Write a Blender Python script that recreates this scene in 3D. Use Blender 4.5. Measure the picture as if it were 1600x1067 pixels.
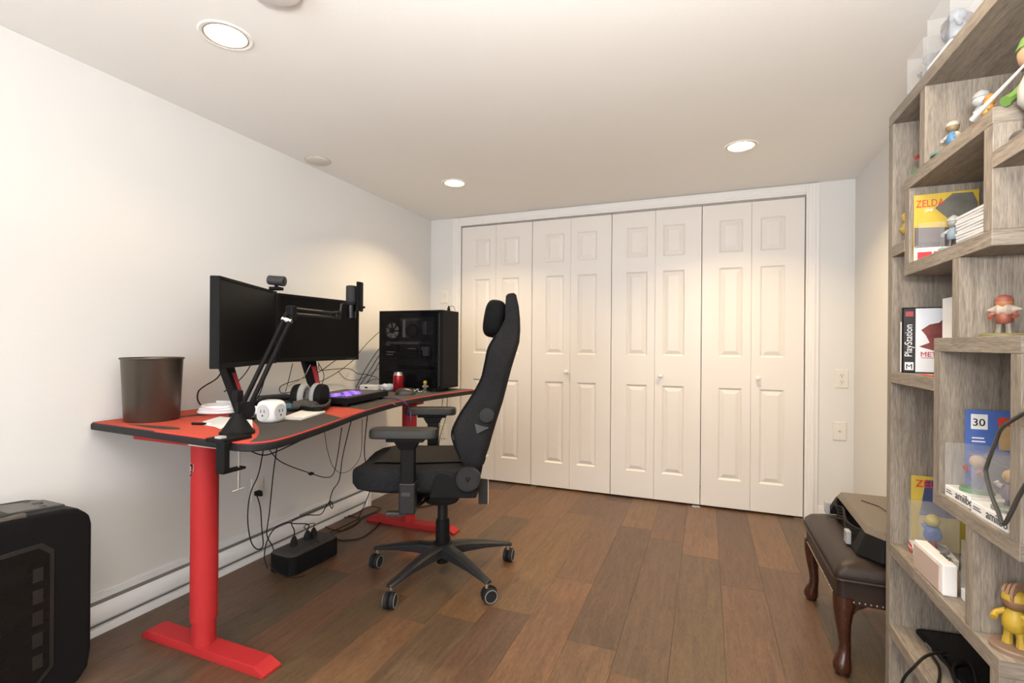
import bpy, math, random
from mathutils import Vector, Matrix, noise
random.seed(7)
for o in list(bpy.data.objects): bpy.data.objects.remove(o)
scene = bpy.context.scene
COL = scene.collection

# ------------------------------------------------------------------ camera
F, YAW, HY, CX, CZ, ROLL = 764.0, .3774, 537.1, 2.1255, 1.086, .0075
cam = bpy.data.cameras.new('camera'); cam.sensor_width = 36; cam.lens = 36 * F / 1600
cam.shift_y = (HY - 533.5) / 1600; cam.clip_start = .02
camo = bpy.data.objects.new('camera', cam); COL.objects.link(camo)
camo.matrix_world = Matrix.Translation((CX, 0, CZ)) @ Matrix.Rotation(YAW, 4, 'Z') @ Matrix.Rotation(math.pi / 2, 4, 'X') @ Matrix.Rotation(ROLL, 4, 'Z')
scene.camera = camo
# ------------------------------------------------------------------ world, light, exposure
w = bpy.data.worlds.new('world'); scene.world = w; w.use_nodes = True
w.node_tree.nodes['Background'].inputs[0].default_value = (.8, .85, .9, 1)
w.node_tree.nodes['Background'].inputs[1].default_value = .6
scene.view_settings.view_transform = 'Standard'; scene.view_settings.look = 'None'
scene.view_settings.gamma = 1; scene.view_settings.use_curve_mapping = False
scene.view_settings.exposure = 0.0
LAMP_W, LAMP_COL = (1.8, 10.5, 11.0, 5.0, .8, 3.0), (1.0, .74, .42)
WINDOW_FILL_W = 54.0
FLASH_W = 78.0
def area(name, loc, rot, sx, sy, watts, col, shape='RECTANGLE', spread=math.pi):
    l = bpy.data.lights.new(name, 'AREA'); l.shape = shape; l.size = sx; l.size_y = sy; l.energy = watts; l.color = col; l.spread = spread
    o = bpy.data.objects.new(name, l); COL.objects.link(o); o.location = loc; o.rotation_euler = rot
    return o
# fill light at the added, unseen window behind the camera
area('window_fill', (1.45, -1.56, 1.25), (math.pi / 2, 0, 0), 1.9, 1.15, WINDOW_FILL_W, (.93, .96, 1.0))
# photographer's flash, unseen, added beside the camera to brighten the ceiling by bounce
area('bounce_flash', (2.15, -.15, 1.36), (math.pi - .22, .12, 0), .35, .35, FLASH_W, (1.0, .985, .96))

# ------------------------------------------------------------------ pixel helpers: where a sight line meets a plane of the room
def ray(u, v):
    ca, sa = math.cos(ROLL), math.sin(ROLL); a, b = u - 800, v - 533.5
    a, b = ca * a + sa * b, -sa * a + ca * b
    X = a / F; Z = -(b - (HY - 533.5)) / F; c, s = math.cos(YAW), math.sin(YAW)
    return Vector((X * c - s, X * s + c, Z))
def P(u, v, axis, val):
    d = ray(u, v); o = Vector((CX, 0, CZ)); return o + d * ((val - o[axis]) / d[axis])
def at(u, v, Y): return Vector((CX, 0, CZ)) + ray(u, v) * Y

# ------------------------------------------------------------------ materials
MATS = {}
def mat(name, col, rough=.5, metal=0, spec=.5, var=0, vscale=20, bump=0, bscale=200, emit=None, estr=0, alpha=1, trans=0, coat=0, sheen=0):
    if name in MATS: return MATS[name]
    m = bpy.data.materials.new(name); m.use_nodes = True; nt = m.node_tree; N = nt.nodes; L = nt.links
    b = N['Principled BSDF']
    b.inputs['Base Color'].default_value = (*col, 1); b.inputs['Roughness'].default_value = rough
    b.inputs['Metallic'].default_value = metal; b.inputs['Specular IOR Level'].default_value = spec
    b.inputs['Alpha'].default_value = alpha; b.inputs['Transmission Weight'].default_value = trans
    b.inputs['Coat Weight'].default_value = coat; b.inputs['Sheen Weight'].default_value = sheen
    if emit: b.inputs['Emission Color'].default_value = (*emit, 1); b.inputs['Emission Strength'].default_value = estr
    tc = N.new('ShaderNodeTexCoord')
    if var:
        n = N.new('ShaderNodeTexNoise'); n.inputs['Scale'].default_value = vscale; n.inputs['Detail'].default_value = 4
        r = N.new('ShaderNodeMix'); r.data_type = 'RGBA'; r.clamp_result = True
        r.inputs[6].default_value = (*[c * (1 - var) for c in col], 1); r.inputs[7].default_value = (*[min(1, c * (1 + var)) for c in col], 1)
        L.new(tc.outputs['Object'], n.inputs['Vector']); L.new(n.outputs['Fac'], r.inputs[0]); L.new(r.outputs[2], b.inputs['Base Color'])
    if bump:
        n = N.new('ShaderNodeTexNoise'); n.inputs['Scale'].default_value = bscale; n.inputs['Detail'].default_value = 3
        k = N.new('ShaderNodeBump'); k.inputs['Strength'].default_value = bump; k.inputs['Distance'].default_value = .002
        L.new(tc.outputs['Object'], n.inputs['Vector']); L.new(n.outputs['Fac'], k.inputs['Height']); L.new(k.outputs[0], b.inputs['Normal'])
    MATS[name] = m; return m
def wood(name, stretch, dark, light, rough=.5, fine=1.0, objcol=False, bump=.15):
    m = bpy.data.materials.new(name); m.use_nodes = True; nt = m.node_tree; N = nt.nodes; L = nt.links; b = N['Principled BSDF']
    b.inputs['Roughness'].default_value = rough
    tc = N.new('ShaderNodeTexCoord'); mp = N.new('ShaderNodeMapping'); mp.inputs['Scale'].default_value = stretch
    oi = N.new('ShaderNodeObjectInfo'); ad = N.new('ShaderNodeVectorMath'); ad.operation = 'ADD'
    mu = N.new('ShaderNodeMath'); mu.operation = 'MULTIPLY'; mu.inputs[1].default_value = 37.0
    L.new(oi.outputs['Random'], mu.inputs[0]); L.new(tc.outputs['Object'], ad.inputs[0]); L.new(mu.outputs[0], ad.inputs[1]); L.new(ad.outputs[0], mp.inputs[0])
    n1 = N.new('ShaderNodeTexNoise'); n1.inputs['Scale'].default_value = 6 * fine; n1.inputs['Detail'].default_value = 9; n1.inputs['Roughness'].default_value = .68; n1.inputs['Distortion'].default_value = .9
    n2 = N.new('ShaderNodeTexNoise'); n2.inputs['Scale'].default_value = 48 * fine; n2.inputs['Detail'].default_value = 5
    L.new(mp.outputs[0], n1.inputs['Vector']); L.new(mp.outputs[0], n2.inputs['Vector'])
    mx = N.new('ShaderNodeMix'); mx.data_type = 'FLOAT'; mx.inputs[0].default_value = .45
    L.new(n1.outputs['Fac'], mx.inputs[2]); L.new(n2.outputs['Fac'], mx.inputs[3])
    cr = N.new('ShaderNodeValToRGB'); cr.color_ramp.elements[0].position = .33; cr.color_ramp.elements[1].position = .66
    cr.color_ramp.elements[0].color = (*dark, 1); cr.color_ramp.elements[1].color = (*light, 1)
    L.new(mx.outputs[0], cr.inputs[0])
    out = cr.outputs[0]
    if objcol:
        q = N.new('ShaderNodeMix'); q.data_type = 'RGBA'; q.blend_type = 'MULTIPLY'; q.inputs[0].default_value = 1
        L.new(out, q.inputs[6]); L.new(oi.outputs['Color'], q.inputs[7]); out = q.outputs[2]
    L.new(out, b.inputs['Base Color'])
    k = N.new('ShaderNodeBump'); k.inputs['Strength'].default_value = bump; k.inputs['Distance'].default_value = .001
    L.new(mx.outputs[0], k.inputs['Height']); L.new(k.outputs[0], b.inputs['Normal'])
    MATS[name] = m; return m

WALL = mat('wall_paint', (.745, .737, .72), .85, var=.015, vscale=3, bump=.12, bscale=160)
CEIL = mat('ceiling_paint', (.88, .865, .83), .95, var=.015, vscale=3, bump=.15, bscale=120)
DOORW = mat('door_white', (.79, .75, .71), .42, var=.01, vscale=4)
TRIMW = mat('trim_white', (.82, .80, .78), .4, var=.01, vscale=4)
PLANK = wood('plank_wood', (9, .9, 9), (.062, .035, .020), (.185, .106, .060), .38, 1, True)
JOINT = mat('floor_joint', (.06, .036, .024), .8, var=.2)
SHV = wood('shelf_oak_vertical', (11, 11, .8), (.115, .092, .073), (.36, .305, .245), .65, 1.0, bump=.3)
SHH = wood('shelf_oak_horizontal', (11, .8, 11), (.115, .092, .073), (.36, .305, .245), .65, 1.0, bump=.3)
SHE = wood('shelf_oak_end', (.8, 11, 11), (.115, .092, .073), (.36, .305, .245), .65, 1.0, bump=.3)
HEAT = mat('heater_enamel', (.82, .82, .825), .35, var=.01)
SLOT = mat('heater_slot', (.17, .16, .15), .6, var=.15)
PLATE = mat('plate_plastic', (.78, .75, .70), .35, var=.01)
HOLE = mat('socket_hole', (.04, .035, .03), .6, var=.1)
RED = mat('red_powder_coat', (.42, .022, .024), .6, var=.05, vscale=60, spec=.3)
MATRED = mat('mat_red_fabric', (.52, .062, .030), .8, var=.08, vscale=90, bump=.2, bscale=900)
MATDARK = mat('mat_charcoal_fabric', (.048, .040, .034), .8, var=.3, vscale=220, bump=.3, bscale=900)
EDGE = mat('desk_black_edge', (.012, .012, .013), .5, spec=.25, var=.15)
BLK = mat('black_plastic', (.008, .008, .0083), .55, spec=.12, var=.15, vscale=80)
BLK2 = mat('black_gloss', (.006, .006, .007), .2, var=.1, spec=.25)
BLKS = mat('black_satin_metal', (.03, .03, .032), .35, .6, var=.15)
GRY = mat('grey_plastic', (.035, .035, .037), .5, var=.1)
SCREEN = mat('screen_black', (.003, .003, .003), .35, var=.1, spec=.1)
FABRIC = mat('chair_tweed', (.0115, .0116, .0125), .95, var=2.4, vscale=240, bump=.8, bscale=500, spec=.12)
FABRIC2 = mat('chair_velour', (.009, .009, .010), .9, var=.3, vscale=120, spec=.12)
RUB = mat('rubber', (.015, .015, .016), .7, spec=.25, var=.2)
CABLE = mat('cable_black', (.014, .012, .011), .6, spec=.2, var=.1)
CHROME = mat('brushed_steel', (.62, .60, .57), .28, 1, var=.05)
WHITE = mat('white_plastic', (.82, .82, .82), .3, var=.01)
PAPER = mat('paper_white', (.80, .79, .77), .8, var=.03)
BRONZE = mat('bin_bronze', (.11, .094, .076), .40, .75, var=.2, vscale=300)
VELOUR = mat('grey_velour', (.33, .33, .33), .95, var=.2, vscale=300, bump=.4, bscale=500)
LEATHER = mat('brown_leather', (.026, .016, .0125), .42, var=.3, vscale=25, bump=.35, bscale=260, spec=.3)
MAHOG = wood('mahogany', (7, 7, 1.2), (.020, .006, .004), (.075, .024, .012), .25, 1, False, .05)
BRASS = mat('nailhead_brass', (.55, .45, .34), .3, 1, var=.1)
GLOW = mat('lamp_glow', (1, .95, .85), .5, emit=(1, .86, .62), estr=9)
CANW = mat('lamp_reflector', (.86, .80, .68), .3, var=.02)
RIM = mat('lamp_rim', (.25, .22, .18), .4, .3, var=.1)
PURPLE = mat('key_glow_violet', (.2, .1, .6), .4, emit=(.24, .10, 1.0), estr=1.6)
CLEAR = mat('clear_plastic', (.95, .95, .96), .08, trans=0, alpha=.07, spec=.5)
GLASS = mat('tinted_glass', (.01, .01, .012), .08, alpha=.35, spec=.3)
def C(name, c, r=.5, metal=0): return mat(name, c, r, metal, var=.06, vscale=60)

# ------------------------------------------------------------------ mesh building
class MB:
    def __init__(s): s.v = []; s.f = []; s.m = []; s.mi = 0
    def _a(s, vs, fs):
        b = len(s.v); s.v += [Vector(x) for x in vs]; s.f += [[b + i for i in f] for f in fs]; s.m += [s.mi] * len(fs); return s
    def use(s, i): s.mi = i; return s
    def box(s, a, b, M=None):
        x0, y0, z0 = a; x1, y1, z1 = b
        vs = [Vector(q) for q in ((x0, y0, z0), (x1, y0, z0), (x1, y1, z0), (x0, y1, z0), (x0, y0, z1), (x1, y0, z1), (x1, y1, z1), (x0, y1, z1))]
        if M: vs = [M @ q for q in vs]
        return s._a(vs, [(3, 2, 1, 0), (4, 5, 6, 7), (0, 1, 5, 4), (1, 2, 6, 5), (2, 3, 7, 6), (3, 0, 4, 7)])
    def cbox(s, c, d, M=None): return s.box([c[i] - d[i] / 2 for i in range(3)], [c[i] + d[i] / 2 for i in range(3)], M)
    def rings(s, rs, cap=True, closed=True):
        n = len(rs[0]); b = len(s.v)
        for r in rs: s.v += [Vector(q) for q in r]
        fs = []
        for i in range(len(rs) - 1):
            for j in range(n if closed else n - 1):
                k = (j + 1) % n; fs.append([b + i * n + j, b + i * n + k, b + (i + 1) * n + k, b + (i + 1) * n + j])
        if cap: fs.append([b + j for j in range(n)][::-1]); fs.append([b + (len(rs) - 1) * n + j for j in range(n)])
        s.f += fs; s.m += [s.mi] * len(fs); return s
    def cyl(s, p0, p1, r0, r1=None, n=16, cap=True):
        if r1 is None: r1 = r0
        p0, p1 = Vector(p0), Vector(p1); d = (p1 - p0).normalized(); a = d.orthogonal().normalized(); b = d.cross(a)
        R = lambda p, r: [p + (a * math.cos(t) + b * math.sin(t)) * r for t in [2 * math.pi * i / n for i in range(n)]]
        return s.rings([R(p0, r0), R(p1, r1)], cap)
    def lathe(s, prof, c=(0, 0, 0), n=24, axis='Z', cap=True, M=None):
        rs = []
        for r, h in prof:
            ring = []
            for i in range(n):
                t = 2 * math.pi * i / n; x, y = r * math.cos(t), r * math.sin(t)
                q = {'Z': (x, y, h), 'Y': (x, h, -y), 'X': (h, x, y)}[axis]
                q = Vector(q) + Vector(c); ring.append(M @ q if M else q)
            rs.append(ring)
        return s.rings(rs, cap)
    def tube(s, pts, r, n=8, smooth=4, rs=None):
        p = [Vector(q) for q in pts]
        rr = rs or [r] * len(p)
        if smooth > 1 and len(p) > 2:
            q = []; qr = []; e = [p[0] * 2 - p[1]] + p + [p[-1] * 2 - p[-2]]
            for i in range(1, len(e) - 2):
                for k in range(smooth):
                    t = k / smooth; a, b, c, d = e[i - 1], e[i], e[i + 1], e[i + 2]
                    q.append(.5 * ((2 * b) + (c - a) * t + (2 * a - 5 * b + 4 * c - d) * t * t + (3 * b - a - 3 * c + d) * t ** 3))
                    qr.append(rr[i - 1] * (1 - t) + rr[i] * t)
            q.append(p[-1]); qr.append(rr[-1]); p = q; rr = qr
        up = None; rings = []
        for i, a in enumerate(p):
            d = (p[min(i + 1, len(p) - 1)] - p[max(i - 1, 0)])
            d = d.normalized() if d.length > 1e-9 else Vector((0, 0, 1))
            if up is None: up = d.orthogonal().normalized()
            up = (up - d * up.dot(d)); up = up.normalized() if up.length > 1e-6 else d.orthogonal().normalized()
            b = d.cross(up); rings.append([a + (up * math.cos(t) + b * math.sin(t)) * rr[i] for t in [2 * math.pi * j / n for j in range(n)]])
        return s.rings(rings)
    def prism(s, out, z0, z1, M=None):
        n = len(out); vs = [Vector((x, y, z0)) for x, y in out] + [Vector((x, y, z1)) for x, y in out]
        if M: vs = [M @ q for q in vs]
        return s._a(vs, [list(range(n))[::-1], list(range(n, 2 * n))] + [[i, (i + 1) % n, n + (i + 1) % n, n + i] for i in range(n)])
    def ball(s, c, r, n=14, k=9, M=None, e=1.0):
        rx, ry, rz = (r, r, r) if not hasattr(r, '__len__') else r
        g = lambda x: math.copysign(abs(x) ** e, x); rs = []
        for i in range(1, k):
            a = -math.pi / 2 + math.pi * i / k
            ring = [Vector((rx * g(math.cos(a)) * g(math.cos(t)), ry * g(math.cos(a)) * g(math.sin(t)), rz * g(math.sin(a)))) for t in [2 * math.pi * j / n for j in range(n)]]
            rs.append([(M @ q if M else q) + Vector(c) for q in ring])
        b = len(s.v); s.rings(rs, False)
        z = Vector((0, 0, rz)); z = M @ z if M else z
        s._a([Vector(c) - z, Vector(c) + z], []); m = len(s.v); t = len(rs)
        fs = [[m - 2, b + (j + 1) % n, b + j] for j in range(n)] + [[m - 1, b + (t - 1) * n + j, b + (t - 1) * n + (j + 1) % n] for j in range(n)]
        s.f += fs; s.m += [s.mi] * len(fs); return s
    def quad(s, *vs): return s._a(vs, [list(range(len(vs)))])
    def build(s, name, mats, parent=None, smooth=False, bevel=0, world=False, segs=2, recalc=True, sub=0):
        if not isinstance(mats, (list, tuple)): mats = [mats]
        vs = s.v
        if parent is not None and world:
            inv = WM[parent.name].inverted(); vs = [inv @ q for q in vs]
        me = bpy.data.meshes.new(name); me.from_pydata([tuple(q) for q in vs], [], s.f)
        for m in mats: me.materials.append(m)
        me.polygons.foreach_set('material_index', s.m)
        if recalc:
            import bmesh
            b = bmesh.new(); b.from_mesh(me); bmesh.ops.recalc_face_normals(b, faces=b.faces); b.to_mesh(me); b.free()
        if smooth:
            me.polygons.foreach_set('use_smooth', [True] * len(me.polygons))
            if hasattr(me, 'set_sharp_from_angle'): me.set_sharp_from_angle(angle=math.radians(smooth if smooth is not True else 40))
        o = bpy.data.objects.new(name, me); COL.objects.link(o)
        if parent is not None: o.parent = parent; WM[o.name] = WM[parent.name]
        else: WM[o.name] = Matrix.Identity(4)
        if bevel:
            md = o.modifiers.new('bevel', 'BEVEL'); md.width = bevel; md.segments = segs; md.limit_method = 'ANGLE'; md.angle_limit = math.radians(35)
        if sub:
            md = o.modifiers.new('sub', 'SUBSURF'); md.levels = sub; md.render_levels = sub
        return o
WM = {}
def tag(o, label, cat, group=None):
    o['label'] = label; o['category'] = cat
    if group: o['group'] = group
    return o
def thing(name, label, cat, loc=(0, 0, 0), rz=0, group=None, M=None):
    o = bpy.data.objects.new(name, None); COL.objects.link(o); o.empty_display_size = .05
    m = M or (Matrix.Translation(loc) @ Matrix.Rotation(rz, 4, 'Z')); o.matrix_world = m; WM[o.name] = m
    return tag(o, label, cat, group)
def struct(o): o['kind'] = 'structure'; return o
def sempty(name, loc=(0, 0, 0)):
    o = bpy.data.objects.new(name, None); COL.objects.link(o); o.location = loc; WM[o.name] = Matrix.Translation(loc); o.empty_display_size = .05
    return struct(o)
def text(name, body, size, m, parent, M, ext=.0004, align='LEFT', sx=1.0):
    c = bpy.data.curves.new(name, 'FONT'); c.body = body; c.size = size; c.extrude = ext; c.align_x = align; c.resolution_u = 3
    o = bpy.data.objects.new(name, c); COL.objects.link(o)
    me = bpy.data.meshes.new_from_object(o.evaluated_get(bpy.context.evaluated_depsgraph_get()))
    bpy.data.objects.remove(o); bpy.data.curves.remove(c)
    me.transform((WM[parent.name].inverted() if parent else Matrix.Identity(4)) @ M @ Matrix.Diagonal((sx, 1, 1, 1)))
    me.materials.clear(); me.materials.append(m); me.name = name
    t = bpy.data.objects.new(name, me); COL.objects.link(t)
    if parent: t.parent = parent; WM[t.name] = WM[parent.name]
    return t
def frame(o, x, y):   # matrix with given local x, y axes
    x = Vector(x).normalized(); y = Vector(y).normalized(); z = x.cross(y)
    return Matrix(((x[0], y[0], z[0], o[0]), (x[1], y[1], z[1], o[1]), (x[2], y[2], z[2], o[2]), (0, 0, 0, 1)))
# ------------------------------------------------------------------ room shell
W, D, H, Y0 = 2.963, 3.522, 2.102, -1.6
T = .1
# floor: slab with laminate planks laid along the room
fl = struct(MB().box((-.1, Y0 - .1, -.06), (W + .1, D + .65, -.004)).build('floor', JOINT))
PW = .179; k0 = int((1.48 + .1) / PW) + 1
rnd = random.Random(11)
tones = [(1, .96, .90), (.84, .85, .85), (1.18, 1.07, .93), (.74, .76, .79), (1.08, 1.0, .90), (.92, .88, .84), (.80, .79, .80), (1.22, 1.12, .98)]
joint = {0: 2.2, 5: 2.68, -2: 1.72, 4: 2.42, 1: 1.75}
prev = -1
for k in range(-9, 10):
    x0 = 1.48 + PW * k; x1 = x0 + PW
    if x1 < 0 or x0 > W: continue
    xa, xb = max(x0, 0.002) + .0003, min(x1, W - .002) - .0003
    j = joint.get(k, rnd.uniform(.9, 2.1)); ys = [j + 1.22 * i for i in range(-4, 4)]
    cuts = [Y0] + [y for y in ys if Y0 + .1 < y < D + .1] + [D + .2]
    for a, b in zip(cuts[:-1], cuts[1:]):
        c = rnd.randrange(len(tones))
        while c == prev: c = rnd.randrange(len(tones))
        prev = c
        bev = .0005; m = MB()
        yl, yh = a + .0004, b - .0004
        m.rings([[(xa, yl, -.005), (xb, yl, -.005), (xb, yh, -.005), (xa, yh, -.005)], [(xa, yl, -bev), (xb, yl, -bev), (xb, yh, -bev), (xa, yh, -bev)],
                 [(xa + bev, yl + bev, 0), (xb - bev, yl + bev, 0), (xb - bev, yh - bev, 0), (xa + bev, yh - bev, 0)]])
        o = m.build('plank', PLANK, fl); t = tones[c]; o.color = (*[q * rnd.uniform(.93, 1.07) for q in t], 1)

# ceiling with round openings for the recessed lamps
LIGHTS = [(.637, 1.157), (.637, 2.745), (2.285, 2.745), (2.285, 1.157), (.637, -.5), (2.285, -.5)]
RH = .068; hs = .09
xs = sorted({-.1, W + .1} | {round(a + d, 4) for a, b in LIGHTS for d in (-hs, hs)})
ys = sorted({Y0 - .1, D + .65} | {round(b + d, 4) for a, b in LIGHTS for d in (-hs, hs)})
m = MB()
for i in range(len(xs) - 1):
    for j in range(len(ys) - 1):
        cx, cy = (xs[i] + xs[i + 1]) / 2, (ys[j] + ys[j + 1]) / 2
        hit = [l for l in LIGHTS if abs(l[0] - cx) < .01 + hs and abs(l[1] - cy) < hs + .01 and xs[i + 1] - xs[i] < .2]
        hole = None
        for l in LIGHTS:
            if xs[i] >= l[0] - hs - 1e-3 and xs[i + 1] <= l[0] + hs + 1e-3 and ys[j] >= l[1] - hs - 1e-3 and ys[j + 1] <= l[1] + hs + 1e-3: hole = l
        if not hole: m.quad((xs[i], ys[j], H), (xs[i], ys[j + 1], H), (xs[i + 1], ys[j + 1], H), (xs[i + 1], ys[j], H))
        else:
            # cell belongs to a lamp square: ring between the cell square and the round opening (only when the cell is the whole square)
            l = hole; n = 32; sq = []; ci = []
            for q in range(n):
                t = 2 * math.pi * q / n; c, s_ = math.cos(t), math.sin(t); e = 1 / max(abs(c), abs(s_))
                sx_ = (xs[i + 1] - xs[i]) / 2; sy_ = (ys[j + 1] - ys[j]) / 2
                sq.append((cx + c * e * sx_, cy + s_ * e * sy_, H)); ci.append((l[0] + c * RH, l[1] + s_ * RH, H))
            m.rings([sq, ci], False)
m.box((-.1, Y0 - .1, H + .12), (W + .1, D + .65, H + .16))
struct(m.build('ceiling', CEIL, recalc=False))

struct(MB().box((-T, Y0 - T, 0), (0, D + .65, H)).build('wall_left', WALL))
struct(MB().box((W, Y0 - T, 0), (W + T, D + .65, H)).build('wall_right', WALL))
DX0, DX1, DZ = .283, 2.703, 2.032
m = MB(); m.box((0, D, 0), (DX0, D + .1, H)); m.box((DX1, D, 0), (W, D + .1, H)); m.box((DX0, D, DZ), (DX1, D + .1, H)); m.box((0, D + .55, 0), (W, D + .6, H))
struct(m.build('wall_back', WALL))
# wall behind the camera, with an unseen window added for the fill light
wx0, wx1, wz0, wz1 = .5, 2.4, .65, 1.85
m = MB(); m.box((0, Y0 - T, 0), (wx0, Y0, H)); m.box((wx1, Y0 - T, 0), (W, Y0, H)); m.box((wx0, Y0 - T, 0), (wx1, Y0, wz0)); m.box((wx0, Y0 - T, wz1), (wx1, Y0, H))
struct(m.build('wall_front', WALL))
wn = sempty('added_window_1', (1.45, Y0 - .05, wz0))
m = MB()
for a, b in (((wx0, Y0 - .07, wz0), (wx0 + .05, Y0 - .03, wz1)), ((wx1 - .05, Y0 - .07, wz0), (wx1, Y0 - .03, wz1)), ((wx0, Y0 - .07, wz0), (wx1, Y0 - .03, wz0 + .05)), ((wx0, Y0 - .07, wz1 - .05), (wx1, Y0 - .03, wz1)), ((1.43, Y0 - .07, wz0), (1.47, Y0 - .03, wz1))): m.box(a, b)
m.build('window_frame', TRIMW, wn, world=True, bevel=.003)
for a, b in ((wx0 + .05, 1.43), (1.47, wx1 - .05)): MB().box((a, Y0 - .055, wz0 + .05), (b, Y0 - .05, wz1 - .05)).build('pane', mat('window_glass', (.9, .95, 1), .02, alpha=.25), wn, world=True)

# closet casing
def casing(name, a, b, vertical):
    m = MB(); m.box(a, b)
    if vertical:
        m.box((a[0] + .012, a[1] - .006, a[2]), (b[0] - .018, a[1] + .002, b[2])); m.box((a[0] + .03, a[1] - .009, a[2]), (b[0] - .024, a[1], b[2]))
    else:
        m.box((a[0], a[1] - .006, a[2] + .012), (b[0], a[1] + .002, b[2] - .012)); m.box((a[0], a[1] - .009, a[2] + .026), (b[0], a[1], b[2] - .018))
    return struct(m.build(name, TRIMW, bevel=.0025))
casing('trim_1', (DX0 - .075, D - .014, 0), (DX0, D + .004, 2.096), True)
casing('trim_2', (DX1, D - .014, 0), (DX1 + .072, D + .004, 2.096), True)
casing('trim_3', (DX0, D - .0135, DZ), (DX1, D + .004, 2.096), False)
# jamb lining and track
struct(MB().box((DX0, D + .004, 2.022), (DX1, D + .05, DZ)).build('trim_4', mat('track_grey', (.35, .33, .31), .5, .3, var=.1)))
# baseboards
m = MB(); m.box((DX1 + .072, D - .012, 0), (W, D, .085)); m.box((DX1 + .072, D - .008, .085), (W, D, .1))
struct(m.build('baseboard_back', TRIMW, bevel=.003))
m = MB(); m.box((W - .012, Y0, 0), (W, D - .012, .085)); m.box((W - .008, Y0, .085), (W, D - .012, .1))
struct(m.build('baseboard_right', TRIMW, bevel=.003))

# ------------------------------------------------------------------ bifold closet doors
LX = [DX0 + .003 + (DX1 - DX0 - .006) / 8 * i for i in range(9)]
PZ = [(.195, .805), (1.01, 1.60), (1.70, 1.914)]
def leaf(x0, x1, hinge_right, parent, yf):
    px0, px1 = (x0 + .105, x1 - .05) if hinge_right else (x0 + .05, x1 - .105)
    z0, z1 = .014, 2.020; dep = .009; ins = .011; m = MB()
    xc = [x0, px0, px1, x1]; zc = [z0] + [q for p in PZ for q in p] + [z1]
    for i in range(3):
        for j in range(len(zc) - 1):
            a, b, c, d = xc[i], xc[i + 1], zc[j], zc[j + 1]
            if i == 1 and j % 2 == 1:
                o1 = [(a, yf, c), (b, yf, c), (b, yf, d), (a, yf, d)]
                i1 = [(a + ins, yf + dep, c + ins), (b - ins, yf + dep, c + ins), (b - ins, yf + dep, d - ins), (a + ins, yf + dep, d - ins)]
                m.rings([o1, i1], False); m.quad(*i1)
            else: m.quad((a, yf, c), (b, yf, c), (b, yf, d), (a, yf, d))
    yb = yf + .032
    m.quad((x0, yf, z0), (x0, yf, z1), (x0, yb, z1), (x0, yb, z0)); m.quad((x1, yf, z0), (x1, yb, z0), (x1, yb, z1), (x1, yf, z1))
    m.quad((x0, yf, z0), (x0, yb, z0), (x1, yb, z0), (x1, yf, z0)); m.quad((x0, yf, z1), (x1, yf, z1), (x1, yb, z1), (x0, yb, z1)); m.quad((x0, yb, z0), (x0, yb, z1), (x1, yb, z1), (x1, yb, z0))
    lf = m.build('leaf', DOORW, parent, world=True, recalc=False)
    for c, d in PZ:
        a, b, c, d = px0 + .014, px1 - .014, c + .014, d - .014; s = .024
        p = MB().rings([[(a, yf + .0088, c), (b, yf + .0088, c), (b, yf + .0088, d), (a, yf + .0088, d)], [(a + s, yf + .001, c + s), (b - s, yf + .001, c + s), (b - s, yf + .001, d - s), (a + s, yf + .001, d - s)]])
        p.build('panel', DOORW, lf, world=True)
    return lf
KN = {0: None, 1: 'L', 2: 'R', 5: 'L', 7: 'L'}
for pr in range(4):
    dr = sempty('door_%d' % (pr + 1), ((LX[2 * pr] + LX[2 * pr + 2]) / 2, D + .004, 0))
    for q in (0, 1):
        i = 2 * pr + q; yf = D + .004
        lf = leaf(LX[i] + (.0022 if q == 0 else .0008), LX[i + 1] - (.0022 if q == 1 else .0008), q == 0, dr, yf)
        kn = {2: (1.168, .882), 5: (1.836, .872), 7: (2.440, .876), 1: (LX[1] + .045, .884)}.get(i)
        if kn: MB().lathe([(.0085, 0), (.0075, -.010), (.012, -.016), (.0155, -.022), (.0155, -.027), (.011, -.032), (.003, -.0335)], (kn[0], yf, kn[1]), 20, 'Y').build('knob', TRIMW, lf, True, world=True)
    # floor pivot bracket
    if pr in (1, 2, 3):
        bx = {1: LX[2], 2: LX[6] - .05, 3: LX[8] - .05}[pr]
        MB().box((bx, D - .004, 0), (bx + .05, D + .03, .006)).build('pivot_bracket', CHROME, dr, world=True)

# ------------------------------------------------------------------ baseboard heater on the left wall
hy0, hy1 = -1.2, 2.66
hr = thing('baseboard_heater', 'long white metal baseboard heater along the left wall behind the desk', 'heater', (.03, 1, 0))
def strip(prof, a, b):   # profile in x,z swept along y
    m = MB(); m.rings([[(x, a, z) for x, z in prof], [(x, b, z) for x, z in prof]]); return m
strip([(.0, .135), (.006, .135), (.006, .0), (0, 0)], hy0, hy1).build('back_plate', HEAT, hr, world=True)
strip([(.006, .108), (.030, .108), (.036, .100), (.008, .095)], hy0 + .01, hy1 - .01).build('outlet_slot', SLOT, hr, world=True)
strip([(.034, .106), (.044, .100), (.053, .088), (.057, .070), (.056, .050), (.050, .042), (.034, .042)], hy0, hy1).build('front_cover', HEAT, hr, 30, world=True)
strip([(.006, .042), (.040, .042), (.040, .030), (.006, .030)], hy0 + .01, hy1 - .01).build('inlet_slot', SLOT, hr, world=True)
strip([(.006, .030), (.052, .028), (.055, .0), (.006, .0)], hy0, hy1).build('bottom_rail', HEAT, hr, world=True, bevel=.002)
strip([(0, .137), (.034, .137), (.052, .115), (.061, .075), (.061, 0), (0, 0)], hy1 - .012, hy1 + .03).build('end_cap', HEAT, hr, world=True, bevel=.003)
for i in range(14):
    yy = 2.12 + i * .018; MB().box((.010, yy, .109), (.034, yy + .006, .118)).build('vent_fin', SLOT, hr, world=True)

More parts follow.
